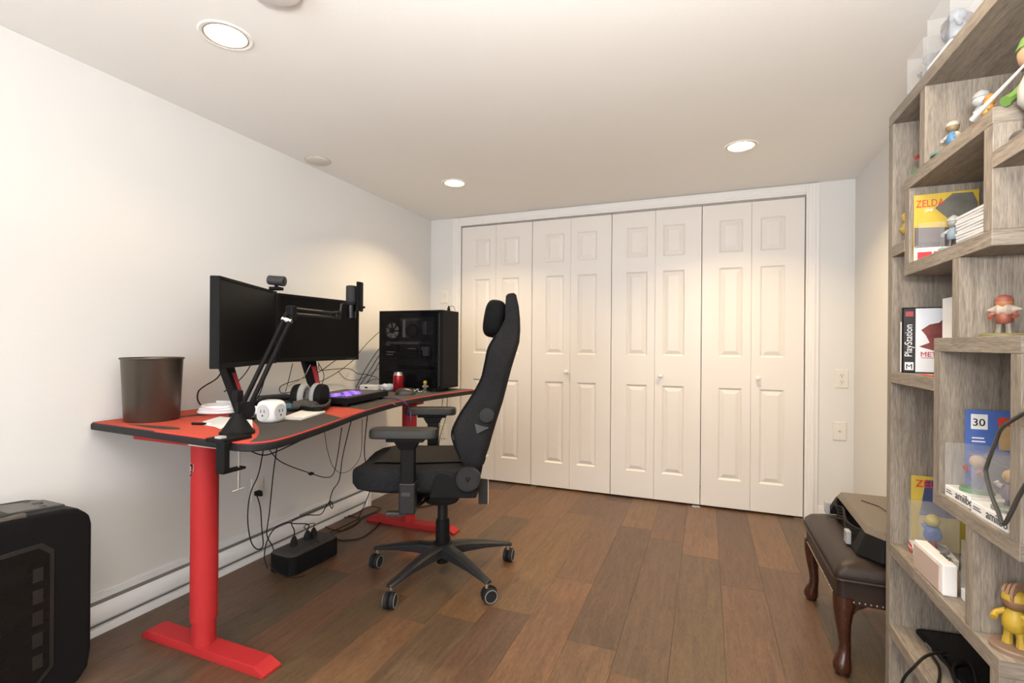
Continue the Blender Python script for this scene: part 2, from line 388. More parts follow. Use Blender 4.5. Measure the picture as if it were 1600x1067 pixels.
# ------------------------------------------------------------------ wall plates
def plate_back(x, z, label, kind, w_=.072, h_=.115):
    t = thing('wall_plate' if kind == 'jack' else ('power_outlet' if kind == 'outlet' else 'light_switch'), label, 'outlet' if kind == 'outlet' else ('switch' if kind == 'switch' else 'wall plate'), (x, D, z), group='wall plates')
    MB().rings([[(-w_ / 2, 0, -h_ / 2), (w_ / 2, 0, -h_ / 2), (w_ / 2, 0, h_ / 2), (-w_ / 2, 0, h_ / 2)], [(-w_ / 2, -.003, -h_ / 2), (w_ / 2, -.003, -h_ / 2), (w_ / 2, -.003, h_ / 2), (-w_ / 2, -.003, h_ / 2)], [(-w_ / 2 + .004, -.006, -h_ / 2 + .004), (w_ / 2 - .004, -.006, -h_ / 2 + .004), (w_ / 2 - .004, -.006, h_ / 2 - .004), (-w_ / 2 + .004, -.006, h_ / 2 - .004)]]).build('cover', PLATE, t)
    if kind == 'outlet':
        for dz in (-.02, .02):
            s = MB().lathe([(.0165, -.006), (.0165, -.0078), (.015, -.0082)], (0, 0, dz), 20, 'Y').build('socket', PLATE, t)
            for dx in (-.006, .006): MB().cbox((dx, -.0083, dz + .004), (.0022, .0012, .008)).build('slot', HOLE, s)
            MB().lathe([(.0026, -.0078), (.0026, -.0088)], (0, 0, dz - .007), 10, 'Y').build('slot', HOLE, s)
        MB().lathe([(.003, -.006), (.002, -.0075)], (0, 0, 0), 10, 'Y').build('screw', CHROME, t)
    elif kind == 'jack':
        MB().lathe([(.007, -.006), (.006, -.010), (.003, -.0135)], (0, 0, 0), 14, 'Y').build('jack', CHROME, t)
        for dz in (-.042, .042): MB().lathe([(.0028, -.006), (.002, -.0073)], (0, 0, dz), 10, 'Y').build('screw', CHROME, t)
    else:
        MB().cbox((0, -.011, .004), (.009, .011, .02)).build('toggle', PLATE, t)
    return t
plate_back(2.898, .888, 'white duplex power outlet on the wall strip right of the closet, upper of two plates', 'outlet')
plate_back(2.89, .567, 'white plate with a small round cable jack below the outlet right of the closet', 'jack')
plate_back(.131, .365, 'white duplex power outlet low on the back wall behind the armrest', 'outlet')
plate_back(.133, 1.47, 'white light switch plate on the narrow wall left of the closet', 'switch')
t = thing('power_outlet', 'white wall outlet under the desk with a black plug in it', 'outlet', (0, 1.842, .338), math.pi / 2)
MB().box((-.036, -.006, -.058), (.036, 0, .058)).build('cover', PLATE, t, bevel=.003)
for dz in (-.02, .02): MB().lathe([(.0165, -.006), (.0165, -.0082)], (0, 0, dz), 20, 'Y').build('socket', PLATE, t)

# ------------------------------------------------------------------ recessed ceiling lamps
ll = ['large glowing recessed ceiling light above the desk, nearest the camera at upper left', 'small glowing recessed ceiling light left, near the closet and the monitors corner',
      'small glowing recessed ceiling light right, above the right half of the closet', 'recessed ceiling light above the bookcase', 'recessed ceiling light behind the camera on the left', 'recessed ceiling light behind the camera on the right']
for i, (x, y) in enumerate(LIGHTS):
    t = thing('recessed_light', ll[i], 'ceiling light', (x, y, H), group='recessed ceiling lights')
    MB().lathe([(RH - .002, .004), (RH - .001, -.002), (RH + .004, -.004), (RH + .011, -.004), (RH + .014, 0)], n=40, cap=False).build('trim_ring', CEIL, t, True, recalc=False)
    MB().lathe([(RH - .0045, .003), (RH - .0045, -.0025), (RH - .001, -.0035), (RH - .001, .003)], n=40, cap=False).build('rim', RIM, t, True)
    MB().lathe([(RH - .002, .002), (RH - .004, .03), (RH - .012, .075), (.03, .082)], n=40, cap=False).build('reflector', CANW, t, True, recalc=False)
    MB().lathe([(.050, .050), (.046, .034), (.03, .026), (.001, .022)], n=28).build('bulb', GLOW, t, True)
    area('lamp_beam', (x, y, H + .012), (0, 0, 0), .10, .10, LAMP_W[i], LAMP_COL, 'DISK', math.radians(125))
t = thing('ceiling_cover', 'flat round beige blank cover plate on the ceiling by the left wall', 'cover plate', (.102, 2.14, H))
MB().lathe([(.066, 0), (.066, -.005), (.060, -.008), (.001, -.008)], n=40).build('disc', mat('cover_beige', (.70, .66, .59), .6, var=.02), t, True)
MB().lathe([(.069, 0), (.069, -.0015), (.066, -.0015)], n=40).build('rim', mat('cover_rim', (.45, .40, .33), .6, var=.05), t, True)
t = thing('smoke_alarm', 'round white ceiling alarm with a sloping rim coloured as if in shade at the top photo edge', 'smoke alarm', (1.0, 1.02, H))
MB().lathe([(.085, 0), (.085, -.006), (.070, -.032)], n=40, cap=False).build('rim', mat('alarm_shade_beige', (.55, .46, .38), .6, var=.03), t, True)  # shade on the far flank is put into the beige rim colour
MB().lathe([(.070, -.032), (.062, -.037), (.001, -.038)], n=40).build('face', TRIMW, t, True)
# ------------------------------------------------------------------ desk
DT = .785
dk = thing('gaming_desk', 'long red-legged standing desk with curved black-edged top against the left wall', 'desk', (.45, 1.85, 0))
def cr(pts, n=6):   # smooth open curve
    p = [Vector((*q, 0)) for q in pts]; e = [p[0] * 2 - p[1]] + p + [p[-1] * 2 - p[-2]]; out = []
    for i in range(1, len(e) - 2):
        for k in range(n):
            t = k / n; a, b, c, d = e[i - 1], e[i], e[i + 1], e[i + 2]
            q = .5 * ((2 * b) + (c - a) * t + (2 * a - 5 * b + 4 * c - d) * t * t + (3 * b - a - 3 * c + d) * t ** 3); out.append((q.x, q.y))
    out.append(tuple(pts[-1])); return out
front = cr([(.74, 1.056), (.822, 1.05), (.873, 1.065), (.902, 1.105), (.905, 1.155), (.876, 1.281), (.823, 1.463), (.748, 1.707), (.688, 1.968), (.658, 2.23), (.672, 2.482), (.719, 2.766), (.735, 2.86)])
back = [(.70, 2.905), (.03, 2.905), (.015, 2.89), (.015, 1.115), (.03, 1.098)]
outl = back + [(.416, 1.076)] + front
MB().prism(outl, DT - .026, DT - .002).build('tabletop', EDGE, dk, world=True, bevel=.004)
def inset(o, d):
    n = len(o); r = []
    for i in range(n):
        a, b, c = Vector(o[i - 1]), Vector(o[i]), Vector(o[(i + 1) % n]); e1 = (b - a); e2 = (c - b)
        n1 = Vector((-e1.y, e1.x)).normalized(); n2 = Vector((-e2.y, e2.x)).normalized(); q = (n1 + n2)
        q = q.normalized() if q.length > 1e-6 else n1; k = d / max(.5, q.dot(n1)); r.append((b.x + q.x * k, b.y + q.y * k))
    return r
area2 = sum(outl[i - 1][0] * outl[i][1] - outl[i][0] * outl[i - 1][1] for i in range(len(outl)))
sg = 1 if area2 > 0 else -1
top_in = inset(outl, sg * .004)
MB().prism(top_in, DT - .002, DT).build('desk_mat', MATDARK, dk, world=True)
fr2 = [(.03, 1.105), (.416, 1.083)] + inset(outl, sg * .004)[6:]
m = MB(); loop = inset(outl, sg * .0045); m.tube([(x, y, DT - .0005) for x, y in loop[5:]], .0028, 6, 1)
m.build('red_piping', mat('piping_red', (.60, .035, .035), .5, var=.05), dk, world=True, smooth=True)
def inlay(name, pts, mt, h=.0006):
    MB().prism(pts, DT - .0005, DT + h).build(name, mt, dk, world=True)
Pz = lambda u, v: tuple(P(u, v, 2, DT))[:2]
def clip_in(p): return p
redp = [(.022, 1.112), (.03, 1.104), (.416, 1.082), (.74, 1.062), (.82, 1.057), (.858, 1.068)] + [Pz(401, 683), Pz(405, 676), Pz(404, 668), Pz(398, 660), Pz(390, 655), (.50, 1.36), (.36, 1.50), (.16, 1.60), (.022, 1.62)]
inlay('red_print', redp, MATRED)
lens = lambda a, b, wd: [(a[0] + (b[0] - a[0]) * t + sgn * wd * math.sin(math.pi * t ** .55) * nx, a[1] + (b[1] - a[1]) * t + sgn * wd * math.sin(math.pi * t ** .55) * ny) for sgn, ts in ((1, [i / 10 for i in range(11)]), (-1, [i / 10 for i in range(9, 0, -1)])) for t in ts for nx, ny in [((b[1] - a[1]) / math.dist(a, b), -(b[0] - a[0]) / math.dist(a, b))]]
inlay('charcoal_print', lens(Pz(282, 671), Pz(198, 663), .022), MATDARK, .0012)
inlay('charcoal_print', lens(Pz(330, 646), Pz(255, 655), .024), MATDARK, .0012)
inlay('red_print', [Pz(484, 640), Pz(520, 634.5), Pz(573, 641), Pz(533, 652.5)], MATRED, .0008)
for i, y in enumerate((1.205, 2.485)):
    lg = MB(); lg.lathe([(.043, .115), (.043, DT - .055)], (.487, y, 0), 28).build('leg', RED, dk, True, world=True)
    leg = lg and bpy.data.objects[[o.name for o in dk.children if o.name.startswith('leg')][-1]]
    MB().lathe([(.038, .028), (.038, .13)], (.487, y, 0), 28).build('inner_tube', RED, leg, True, world=True)
    MB().rings([[(.208, y - .037, 0), (.81, y - .037, 0), (.81, y + .037, 0), (.208, y + .037, 0)], [(.208, y - .037, .012), (.81, y - .037, .010), (.81, y + .037, .010), (.208, y + .037, .012)], [(.235, y - .035, .030), (.765, y - .035, .030), (.765, y + .035, .030), (.235, y + .035, .030)]]).build('foot', RED, leg, world=True, bevel=.002)
    MB().box((.16, y - .04, DT - .062), (.56, y + .04, DT - .026)).build('top_bracket', RED, dk, world=True, bevel=.003)
    # shield emblem
    sh = [(-.5, .5), (0, .58), (.5, .5), (.46, -.1), (.25, -.45), (0, -.62), (-.25, -.45), (-.46, -.1)]
    if i == 0:
        ang = -1.98
        for sc, mt, off, nm in ((.046, WHITE, .0425, 'emblem_border'), (.040, BLK, .0433, 'emblem')):
            m = MB(); vs = []
            for x, z in sh:
                a_ = ang + x * sc * .85 / .043; vs.append((.487 + (off + .0008) * math.cos(a_), y + (off + .0008) * math.sin(a_), .640 + z * sc))
            m.quad(*vs); m.build(nm, mt, leg, world=True)
        m = MB()
        for z0_, x0_, x1_ in ((.26, -.30, .32), (.08, -.12, .30), (-.10, -.28, .10), (-.28, -.10, .20)):
            vs = []
            for x, z in ((x0_, z0_ - .07), (x1_, z0_ - .02), (x1_, z0_ + .07), (x0_, z0_ + .03)):
                a_ = ang + x * .036 * .85 / .043; vs.append((.487 + .0446 * math.cos(a_), y + .0446 * math.sin(a_), .640 + z * .04))
            m.quad(*vs)
        m.build('emblem_mark', WHITE, leg, world=True)
for x in (.22, .42): MB().box((x - .02, 1.245, DT - .056), (x + .02, 2.445, DT - .028)).build('crossbar', RED, dk, world=True, bevel=.002)
MB().box((.55, 1.10, DT - .040), (.74, 1.16, DT - .026)).build('underside_strip', mat('raw_board', (.62, .55, .47), .7, var=.1), dk, world=True)

# ------------------------------------------------------------------ monitors
def monitor(L, ang, zt, label):
    n = Vector((math.sin(ang), -math.cos(ang), 0))
    M = Matrix.Translation((L[0], L[1], 0)) @ Matrix.Rotation(ang, 4, 'Z')   # local x along the screen, -y toward the viewer
    w_, h_ = .54, .33; c = M @ Vector((w_ / 2, 0, 0))
    t = thing('computer_monitor', label, 'monitor', M=Matrix.Translation((c.x, c.y, DT)) @ Matrix.Rotation(ang, 4, 'Z'), group='computer monitors')
    z1 = zt - DT; z0 = z1 - h_; x0, x1 = -w_ / 2, w_ / 2; b = .012
    MB().box((x0, .004, z0), (x1, .034, z1)).build('housing', BLK, t, bevel=.003)
    MB().rings([[(x0 + .05, .033, z0 + .05), (x1 - .05, .033, z0 + .05), (x1 - .05, .033, z1 - .05), (x0 + .05, .033, z1 - .05)], [(x0 + .09, .062, z0 + .09), (x1 - .09, .062, z0 + .09), (x1 - .09, .062, z1 - .09), (x0 + .09, .062, z1 - .09)]]).build('rear_bulge', BLK, t, bevel=.004)
    m = MB()
    for a, q in (((x0, 0, z0), (x0 + b, .005, z1)), ((x1 - b, 0, z0), (x1, .005, z1)), ((x0 + b, 0, z1 - b), (x1 - b, .005, z1)), ((x0 + b, 0, z0), (x1 - b, .005, z0 + .019))): m.box(a, q)
    m.build('bezel', BLK, t, bevel=.0012)
    MB().box((x0 + b, .0032, z0 + .019), (x1 - b, .006, z1 - b)).build('screen', SCREEN, t)
    MB().box((x1 - .10, -.0012, z0 + .006), (x1 - .03, .001, z0 + .010)).build('button_strip', GRY, t)
    # stand: raked upright with red inlay, base with two splayed feet
    up = MB().rings([[(-.045, .075, z0 + .16), (.045, .075, z0 + .16), (.045, .105, z0 + .16), (-.045, .105, z0 + .16)], [(-.040, .085, z0), (.040, .085, z0), (.040, .115, z0), (-.040, .115, z0)], [(-.022, .020, .012), (.022, .020, .012), (.022, .055, .012), (-.022, .055, .012)]]).build('stand_upright', BLK, t, bevel=.003)
    MB().rings([[(-.002, .074, z0 - .03), (.026, .074, z0 - .03), (.026, .0925, z0 - .03), (-.002, .0925, z0 - .03)], [(-.002, .024, .045), (.018, .024, .045), (.018, .043, .045), (-.002, .043, .045)]]).build('red_inlay', mat('inlay_red', (.42, .02, .03), .4, var=.3, vscale=90), up)
    MB().prism([(-.03, .0), (.03, .0), (.03, .075), (-.03, .075)], 0, .012).build('stand_base', BLK, t, bevel=.003)
    for s in (-1, 1): MB().prism([(s * .01, .02), (s * .11, -.06), (s * .125, -.05), (s * .03, .05)] if s > 0 else [(s * .03, .05), (s * .125, -.05), (s * .11, -.06), (s * .01, .02)], 0, .010).build('stand_foot', BLK, t, bevel=.002)
    return t
monitor((.531, 1.222), math.radians(117.5), 1.319, 'black flat monitor turned inward, nearest the camera, with a webcam on top')
monitor((.240, 1.746), math.radians(86.3), 1.319, 'black flat monitor facing the chair, right of the pair, behind the microphone')
# webcam
wp = P(428, 451, 2, 1.322); wp = Vector((.315, 1.665, 1.320))
t = thing('webcam', 'small dark grey webcam perched on the corner of the near monitor', 'webcam', wp, math.radians(20))
MB().cbox((0, 0, .008), (.05, .04, .014)).build('clip', BLK, t, bevel=.003)
MB().cyl((0, 0, .012), (0, 0, .026), .008, n=14).build('neck', BLK, t, True)
MB().cyl((-.035, -.002, .047), (.040, -.002, .040), .021, .023, 20).build('body', GRY, t, True, bevel=.004)
MB().cyl((.038, -.002, .0402), (.0425, -.002, .0397), .013, .013, 20).build('lens', BLK2, t, True)

# ------------------------------------------------------------------ waste bin on the desk
t = thing('waste_bin', 'dark bronze round waste bin standing on the near end of the desk', 'bin', (.160, 1.232, DT))
Hb = .235
MB().lathe([(.085, 0), (.088, .004), (.098, Hb - .004), (.101, Hb), (.1005, Hb + .003), (.096, Hb + .002), (.094, Hb - .006), (.084, .006)], n=48, cap=True).build('shell', BRONZE, t, True)
MB().lathe([(.1005, Hb - .003), (.1035, Hb), (.1015, Hb + .004), (.097, Hb + .003)], n=48, cap=False).build('rim', BRONZE, t, True)

# ------------------------------------------------------------------ microphone on a boom arm
b0 = Vector((.705, 1.155, DT))
t = thing('microphone_stand', 'black scissor boom stand clamped to the desk edge holding the microphone', 'microphone stand', b0)
W_ = dict(world=True)
MB().lathe([(.052, 0), (.052, .009), (.046, .013), (.018, .058), (.014, .066)], b0, 28).build('base_cone', BLK, t, True, **W_)
MB().box((.780, 1.022, DT - .085), (.815, 1.042, DT + .004)).build('clamp_bar', BLK, t, bevel=.003, **W_)
MB().box((.735, 1.022, DT + .001), (.812, 1.12, DT + .012)).build('clamp_jaw', BLK, t, bevel=.002, **W_)
MB().box((.783, 1.022, DT - .090), (.812, 1.10, DT - .082)).build('clamp_arm', BLK, t, bevel=.002, **W_)
cs_ = MB(); cs_.cyl((.798, 1.085, DT - .150), (.798, 1.085, DT - .03), .0035, n=10); cs_.cyl((.785, 1.075, DT - .157), (.812, 1.095, DT - .145), .002, n=8); cs_.build('clamp_screw', CHROME, t, True, **W_)
MB().box((.765, 1.030, DT + .011), (.79, 1.05, DT + .018)).build('clamp_label', mat('tag_grey', (.4, .4, .4), .5, var=.1), t, bevel=.001, **W_)
MB().cyl(b0 + Vector((0, 0, .06)), b0 + Vector((0, 0, .125)), .0075, n=14).build('post', BLK, t, True, **W_)
j0 = at(383, 637, 1.66); el = at(455, 486, 1.80); en = at(527, 493, 2.10)
MB().cyl(j0 + Vector((.004, -.004, -.006)), j0 + Vector((.020, -.012, -.006)), .029, n=28).build('pivot_disc', BLK, t, True, bevel=.003, **W_)
MB().cbox(b0 + Vector((0, 0, .125)), (.024, .024, .035)).build('pivot_block', BLK, t, bevel=.003, **W_)
side = (el - j0).normalized().cross(Vector((-.37, .93, 0))).normalized()
for s in (-1, 1):
    MB().tube([j0 + side * .0125 * s, el + side * .0115 * s - (el - j0).normalized() * .01], .0078, 10, 1).build('lower_bar', BLK, t, True, **W_)
eb = MB(); eb.cbox((0, 0, 0), (.036, .026, .040)); ebo = eb
for vi in range(len(ebo.v)): ebo.v[vi] = ebo.v[vi] + el
ebo.build('elbow', BLK, t, bevel=.006, **W_)
MB().cyl(el + Vector((-.02, .0, -.026)), el + Vector((.02, .0, -.022)), .011, n=14).build('elbow_knob', BLK, t, True, **W_)
MB().cyl(el + (j0 - el) * .10 + side * .018, el + (j0 - el) * .10 - side * .018, .0085, n=12).build('elbow_clip', mat('clip_silver', (.5, .5, .5), .4, .4, var=.05), t, True, **W_)
s2_ = Vector((0, 0, 1))
for s in (-1, 1): MB().tube([el + s2_ * .010 * s, en + s2_ * .009 * s], .0058, 10, 1).build('upper_bar', BLKS, t, True, **W_)
MB().cbox(en, (.02, .03, .034)).build('arm_end', BLKS, t, bevel=.004, **W_)
for dz in (-.012, .012): MB().cyl(en + Vector((-.016, .0, dz)), en + Vector((.018, .0, dz)), .007, n=12).build('end_knob', BLKS, t, True, **W_)
MB().tube([en, en + Vector((0, .018, .01)), en + Vector((.002, .024, .052))], .006, 8, 3).build('mic_stem', BLKS, t, True, **W_)
mc = at(549, 480, 2.16)
t = thing('microphone', 'black cylindrical studio microphone with a flat pop shield on the boom arm', 'microphone', mc)
ax = Vector((.012, -.012, 1)).normalized()
MB().cyl(mc - ax * .052, mc + ax * .012, .020, .021, 22).build('lower_body', BLK2, t, True, bevel=.004, **W_)
MB().cyl(mc + ax * .014, mc + ax * .095, .0235, .0235, 22).build('grille', mat('mic_mesh', (.03, .03, .03), .6, .3, var=.5, vscale=900, bump=.6, bscale=1500), t, True, bevel=.006, **W_)
mm = Matrix.Translation(mc + ax * .016)
m = MB(); m.lathe([(.032, -.006), (.036, -.006), (.036, .006), (.032, .006), (.032, -.006)], n=24, cap=False, M=mm); m.box((-.055, -.006, -.006), (-.030, .006, .006), mm); m.build('shock_mount', BLK, t, True, **W_)
# pop shield: curved plate in front of the grille
fr = math.atan2(.37, .93) ; rsx = []
for zz in (-.018, .11):
    rsx.append([mc + ax * zz + Vector((.040 * math.cos(a), .040 * math.sin(a), 0)) for a in [fr + q for q in (-.75, -.38, 0, .38, .75)]] + [mc + ax * zz + Vector((.050 * math.cos(a), .050 * math.sin(a), 0)) for a in [fr + q for q in (.75, .38, 0, -.38, -.75)]])
MB().rings(rsx).build('pop_shield', BLK, t, bevel=.002, **W_)
MB().cyl(mc + ax * 0 + Vector((.03, .012, 0)), mc + Vector((.056, .022, 0)), .005, n=10).build('shield_bracket', BLK, t, True, **W_)

# ------------------------------------------------------------------ computer on the desk (glass side)
px0, px1, py0, py1, pz0, pz1 = .150, .622, 2.636, 2.845, .803, 1.292
t = thing('desktop_computer', 'black tower computer with tinted glass side on the far end of the desk', 'computer', ((px0 + px1) / 2, (py0 + py1) / 2, DT))
m = MB()
m.box((px0, py1 - .004, pz0), (px1 - .012, py1, pz1)); m.box((px0, py0 + .004, pz1 - .006), (px1 - .012, py1, pz1)); m.box((px0, py0 + .004, pz0), (px1 - .012, py1, pz0 + .006)); m.box((px0, py0 + .004, pz0), (px0 + .004, py1, pz1))
m.box((px0 + .01, py0 + .01, pz0 + .10), (px1 - .09, py1 - .01, pz0 + .106)); m.box((px1 - .075, py0 + .03, pz0), (px1 - .07, py1 - .01, pz1))
m.build('case_shell', BLK, t, **W_)
MB().box((px1 - .012, py0, pz0), (px1, py1, pz1)).build('front_panel', BLK, t, bevel=.004, **W_)
m = MB()
for i in range(56): m.box((px1 - .030 + (i % 2) * .006, py0 - .0012, pz0 + .02 + i * .008), (px1 - .024 + (i % 2) * .006, py0 + .001, pz0 + .024 + i * .008))
o = m.build('side_vent', mat('vent_grey', (.10, .10, .10), .5, var=.2), t, **W_); o['kind'] = 'stuff'
MB().box((px1 - .036, py0 + .0005, pz0), (px1 - .012, py0 + .006, pz1)).build('vent_column', BLK, t, **W_)
MB().box((px0 + .002, py0, pz0 + .003), (px1 - .036, py0 + .003, pz1 - .003)).build('glass_side', GLASS, t, **W_)
MB().box((px0 + .02, py1 - .014, pz0 + .13), (px0 + .30, py1 - .008, pz1 - .03)).build('motherboard', mat('board_black', (.03, .03, .032), .5, var=.5, vscale=60), t, **W_)
# rear fan
fc = Vector((px0 + .066, py0 + .055, pz1 - .125)); fan = MB()
fan.lathe([(.056, -.012), (.062, -.012), (.062, .012), (.056, .012), (.056, -.012)], fc, 32, 'Y', False).build('fan', BLK, t, True, **W_)
fo = [o for o in t.children if o.name.startswith('fan')][-1]
FB = mat('fan_blade', (.42, .40, .38), .4, var=.1, emit=(.5, .47, .45), estr=.03)  # slight self-glow added to the blade colour, blades are no lamp
for k in range(7):
    a = 2 * math.pi * k / 7; m = MB(); pts = []
    for r_, da in ((.018, 0), (.052, .10), (.052, .75), (.018, .55)): pts.append(fc + Vector((r_ * math.cos(a + da), -.004 + .008 * (da > .3), r_ * math.sin(a + da))))
    m.quad(*pts); m.quad(*[p + Vector((0, .0015, 0)) for p in pts][::-1]); m.build('blade', FB, fo, **W_)
MB().lathe([(.018, -.010), (.018, .010)], fc, 20, 'Y').build('hub', BLK, fo, True, **W_)
SIL = mat('cooler_silver', (.45, .45, .46), .35, .6, var=.15); DIM = mat('card_grey', (.16, .16, .165), .45, var=.3, vscale=40)
MB().box((px0 + .145, py0 + .05, pz1 - .17), (px0 + .165, py1 - .02, pz1 - .055)).build('cooler_fins', SIL, t, bevel=.002, **W_)
MB().lathe([(.042, 0), (.046, .02), (.030, .05)], (px0 + .21, py0 + .05, pz1 - .125), 24, 'Y').build('cooler_fan', BLK2, t, True, **W_)
MB().box((px0 + .125, py0 + .06, pz1 - .06), (px0 + .255, py1 - .03, pz1 - .048)).build('cooler_top', DIM, t, **W_)
for k in range(4): MB().box((px0 + .262 + k * .008, py0 + .10, pz1 - .15), (px0 + .266 + k * .008, py1 - .02, pz1 - .065)).build('memory_stick', SIL if k == 3 else DIM, t, **W_)
for (a, b, c, d) in ((.03, .28, .275, .292), (.03, .28, .185, .235)):
    MB().box((px0 + a, py0 + .035, pz0 + c), (px0 + b, py1 - .02, pz0 + d)).build('expansion_card', DIM if c > .25 else BLK, t, bevel=.003, **W_)
for (a, b, c) in ((.035, .10, .222), (.035, .085, .205), (.2, .255, .245)): MB().box((px0 + a, py0 + .033, pz0 + c), (px0 + b, py0 + .0348, pz0 + c + .005)).build('card_trim', mat('card_text', (.42, .40, .39), .5, var=.3, vscale=300), t, **W_)
text('board_lettering', 'MSI', .022, mat('lettering_grey', (.55, .53, .52), .5), t, frame((px0 + .022, py0 + .04, pz1 - .225), (1, 0, 0), (0, 0, 1)))
MB().box((px0 + .27, py0 + .08, pz0 + .20), (px0 + .32, py0 + .1, pz0 + .26), None).build('card_bracket', DIM, t, **W_)
for x in (px0 + .05, px1 - .07):
    for y in (py0 + .03, py1 - .03): MB().lathe([(.012, 0), (.014, pz0 - DT)], (x, y, DT), 14).build('foot', RUB, t, True, **W_)
ap = Vector((px1 - .02, py0 + .11, pz1))
t = thing('usb_dongle', 'small black adapter with a short wire loop on top of the desk computer', 'adapter', ap)
MB().lathe([(.010, 0), (.010, .012), (.004, .030), (.002, .034)], ap, 12).build('body', BLK, t, True, **W_)
MB().tube([ap + Vector((.004, 0, .022)), ap + Vector((.012, .012, .032)), ap + Vector((.02, .03, .028)), ap + Vector((.022, .045, .004))], .0016, 6).build('wire', CABLE, t, True, **W_)

# ------------------------------------------------------------------ desk clutter
t = thing('soda_can', 'red drink can with silver top in front of the desk computer', 'can', (*Pz(622.5, 611.5), DT))
MB().lathe([(.024, 0), (.028, .004), (.033, .012), (.033, .098), (.0325, .1)], n=28).build('body', mat('can_red', (.34, .012, .02), .3, .5, var=.5, vscale=55), t, True)
MB().lathe([(.0325, .099), (.026, .115), (.0265, .119), (.024, .119), (.023, .115), (.001, .115)], n=28).build('lid', CHROME, t, True)
MB().cbox((.004, 0, .1165), (.018, .010, .002)).build('pull_tab', CHROME, t)
t = thing('computer_mouse', 'dark brownish-grey computer mouse lying before the red can', 'mouse', (*Pz(633, 616.5), DT), .55)
sh = MB(); rs = []
for s, hw, hh in ((-.058, .012, .010), (-.052, .024, .022), (-.03, .031, .036), (0, .032, .040), (.03, .030, .034), (.052, .024, .020), (.059, .012, .008)):
    rs.append([(s, hw * math.cos(a), .002 + hh * max(0, math.sin(a)) ** .8) for a in [math.pi * q / 10 for q in range(11)]])
sh.rings(rs).build('shell', mat('mouse_grey', (.028, .024, .021), .4, var=.1), t, 60)
MB().cyl((.035, -.004, .030), (.035, .004, .030), .010, n=14).build('wheel', RUB, t, True)
t = thing('crumpled_wrapper', 'small crumpled whitish plastic wrapper between the keypad box and the can', 'wrapper', (*Pz(605, 610), DT))
m = MB(); m.ball((0, 0, .022), (.05, .028, .022), 14, 9)
for v in m.v: v += noise.noise_vector(v * 60) * .010; v.z = max(v.z, 0)
m.build('film', mat('wrapper_white', (.62, .64, .70), .3, var=.15, vscale=60), t)
t = thing('white_box', 'low white box behind the wrapper beside the desk computer', 'box', (.125, 2.60, DT), .1)
MB().box((-.06, -.05, 0), (.06, .05, .03)).build('carton', PAPER, t, bevel=.003)
MB().box((-.02, -.0515, .012), (.0, -.049, .02)).build('print', BLK, t)
cp = Vector((*Pz(651, 613), DT))
m = MB(); m.tube([cp + Vector(q) for q in ((-.05, 0, .004), (-.03, .02, .016), (-.01, -.015, .006), (.0, .015, .020), (.02, -.01, .005), (.035, .02, .012), (.02, .03, .003), (-.02, .035, .004))], .0028, 6)
tag(m.build('thin_wire', mat('wire_blue', (.35, .40, .52), .4, var=.1), smooth=True), 'tangled pale blue thin wire beside the small yellow-headed figurine', 'wire')

def figurine(name, label, loc, h, rz, head, body, legs, base, accent=None, group=None, br=.4, arms=True, cone=False, extra=None, cat='figurine'):
    """plain generic toy figure: disc base, two legs, tapered torso, arms, round head, simple cap"""
    t = thing(name, label, cat, loc, rz, group or 'small toy figurines')
    cm = lambda c: C('toy_%02x%02x%02x' % tuple(int(q * 255) for q in c), tuple(.62 * q for q in c), .5)
    hb = h * .08
    if base: MB().lathe([(h * br, 0), (h * br, hb * .7), (h * br * .93, hb)], n=24).build('base', cm(base), t, True)
    else: hb = 0
    for s in (-1, 1): MB().tube([(0, s * h * .09, hb * .9), (0, s * h * .08, h * .22), (0, s * h * .06, h * .36)], h * .06, 8, 2, [h * .07, h * .055, h * .07]).build('leg', cm(legs), t, True)
    MB().lathe([(h * .11, h * .30), (h * .15, h * .36), (h * .15, h * .48), (h * .10, h * .62), (h * .05, h * .66)], n=14).build('torso', cm(body), t, True)
    if arms:
        for s in (-1, 1): MB().tube([(0, s * h * .10, h * .58), (h * .04, s * h * .21, h * .50), (h * .13, s * h * .20, h * .44)], h * .045, 8, 3, [h * .05, h * .042, h * .05]).build('arm', cm(accent or body), t, True)
    hd = MB().ball((0, 0, h * .78), h * .155, 14, 10).build('head', cm(head), t, True)
    if cone: MB().lathe([(h * .165, h * .82), (h * .13, h * .92), (h * .02, h)], n=14).build('cap', cm(accent or body), t, True)
    else: MB().lathe([(h * .16, h * .80), (h * .15, h * .88), (h * .09, h * .94), (h * .01, h * .96)], n=14).build('hair', cm(accent or head), t, True)
    if extra: extra(t, h, cm)
    return t
figurine('toy_figurine', 'tiny figurine with a yellow head beside the desk computer', (*Pz(664, 613), DT), .075, -.6, (.72, .48, .08), (.20, .22, .24), (.16, .17, .18), (.14, .14, .13), (.6, .42, .10))

# keypad box with violet keys
kz = DT
t = thing('keypad_box', 'flat black box-shaped controller with glowing violet keys in the middle of the desk', 'keypad', (.30, 2.16, DT), math.radians(90))
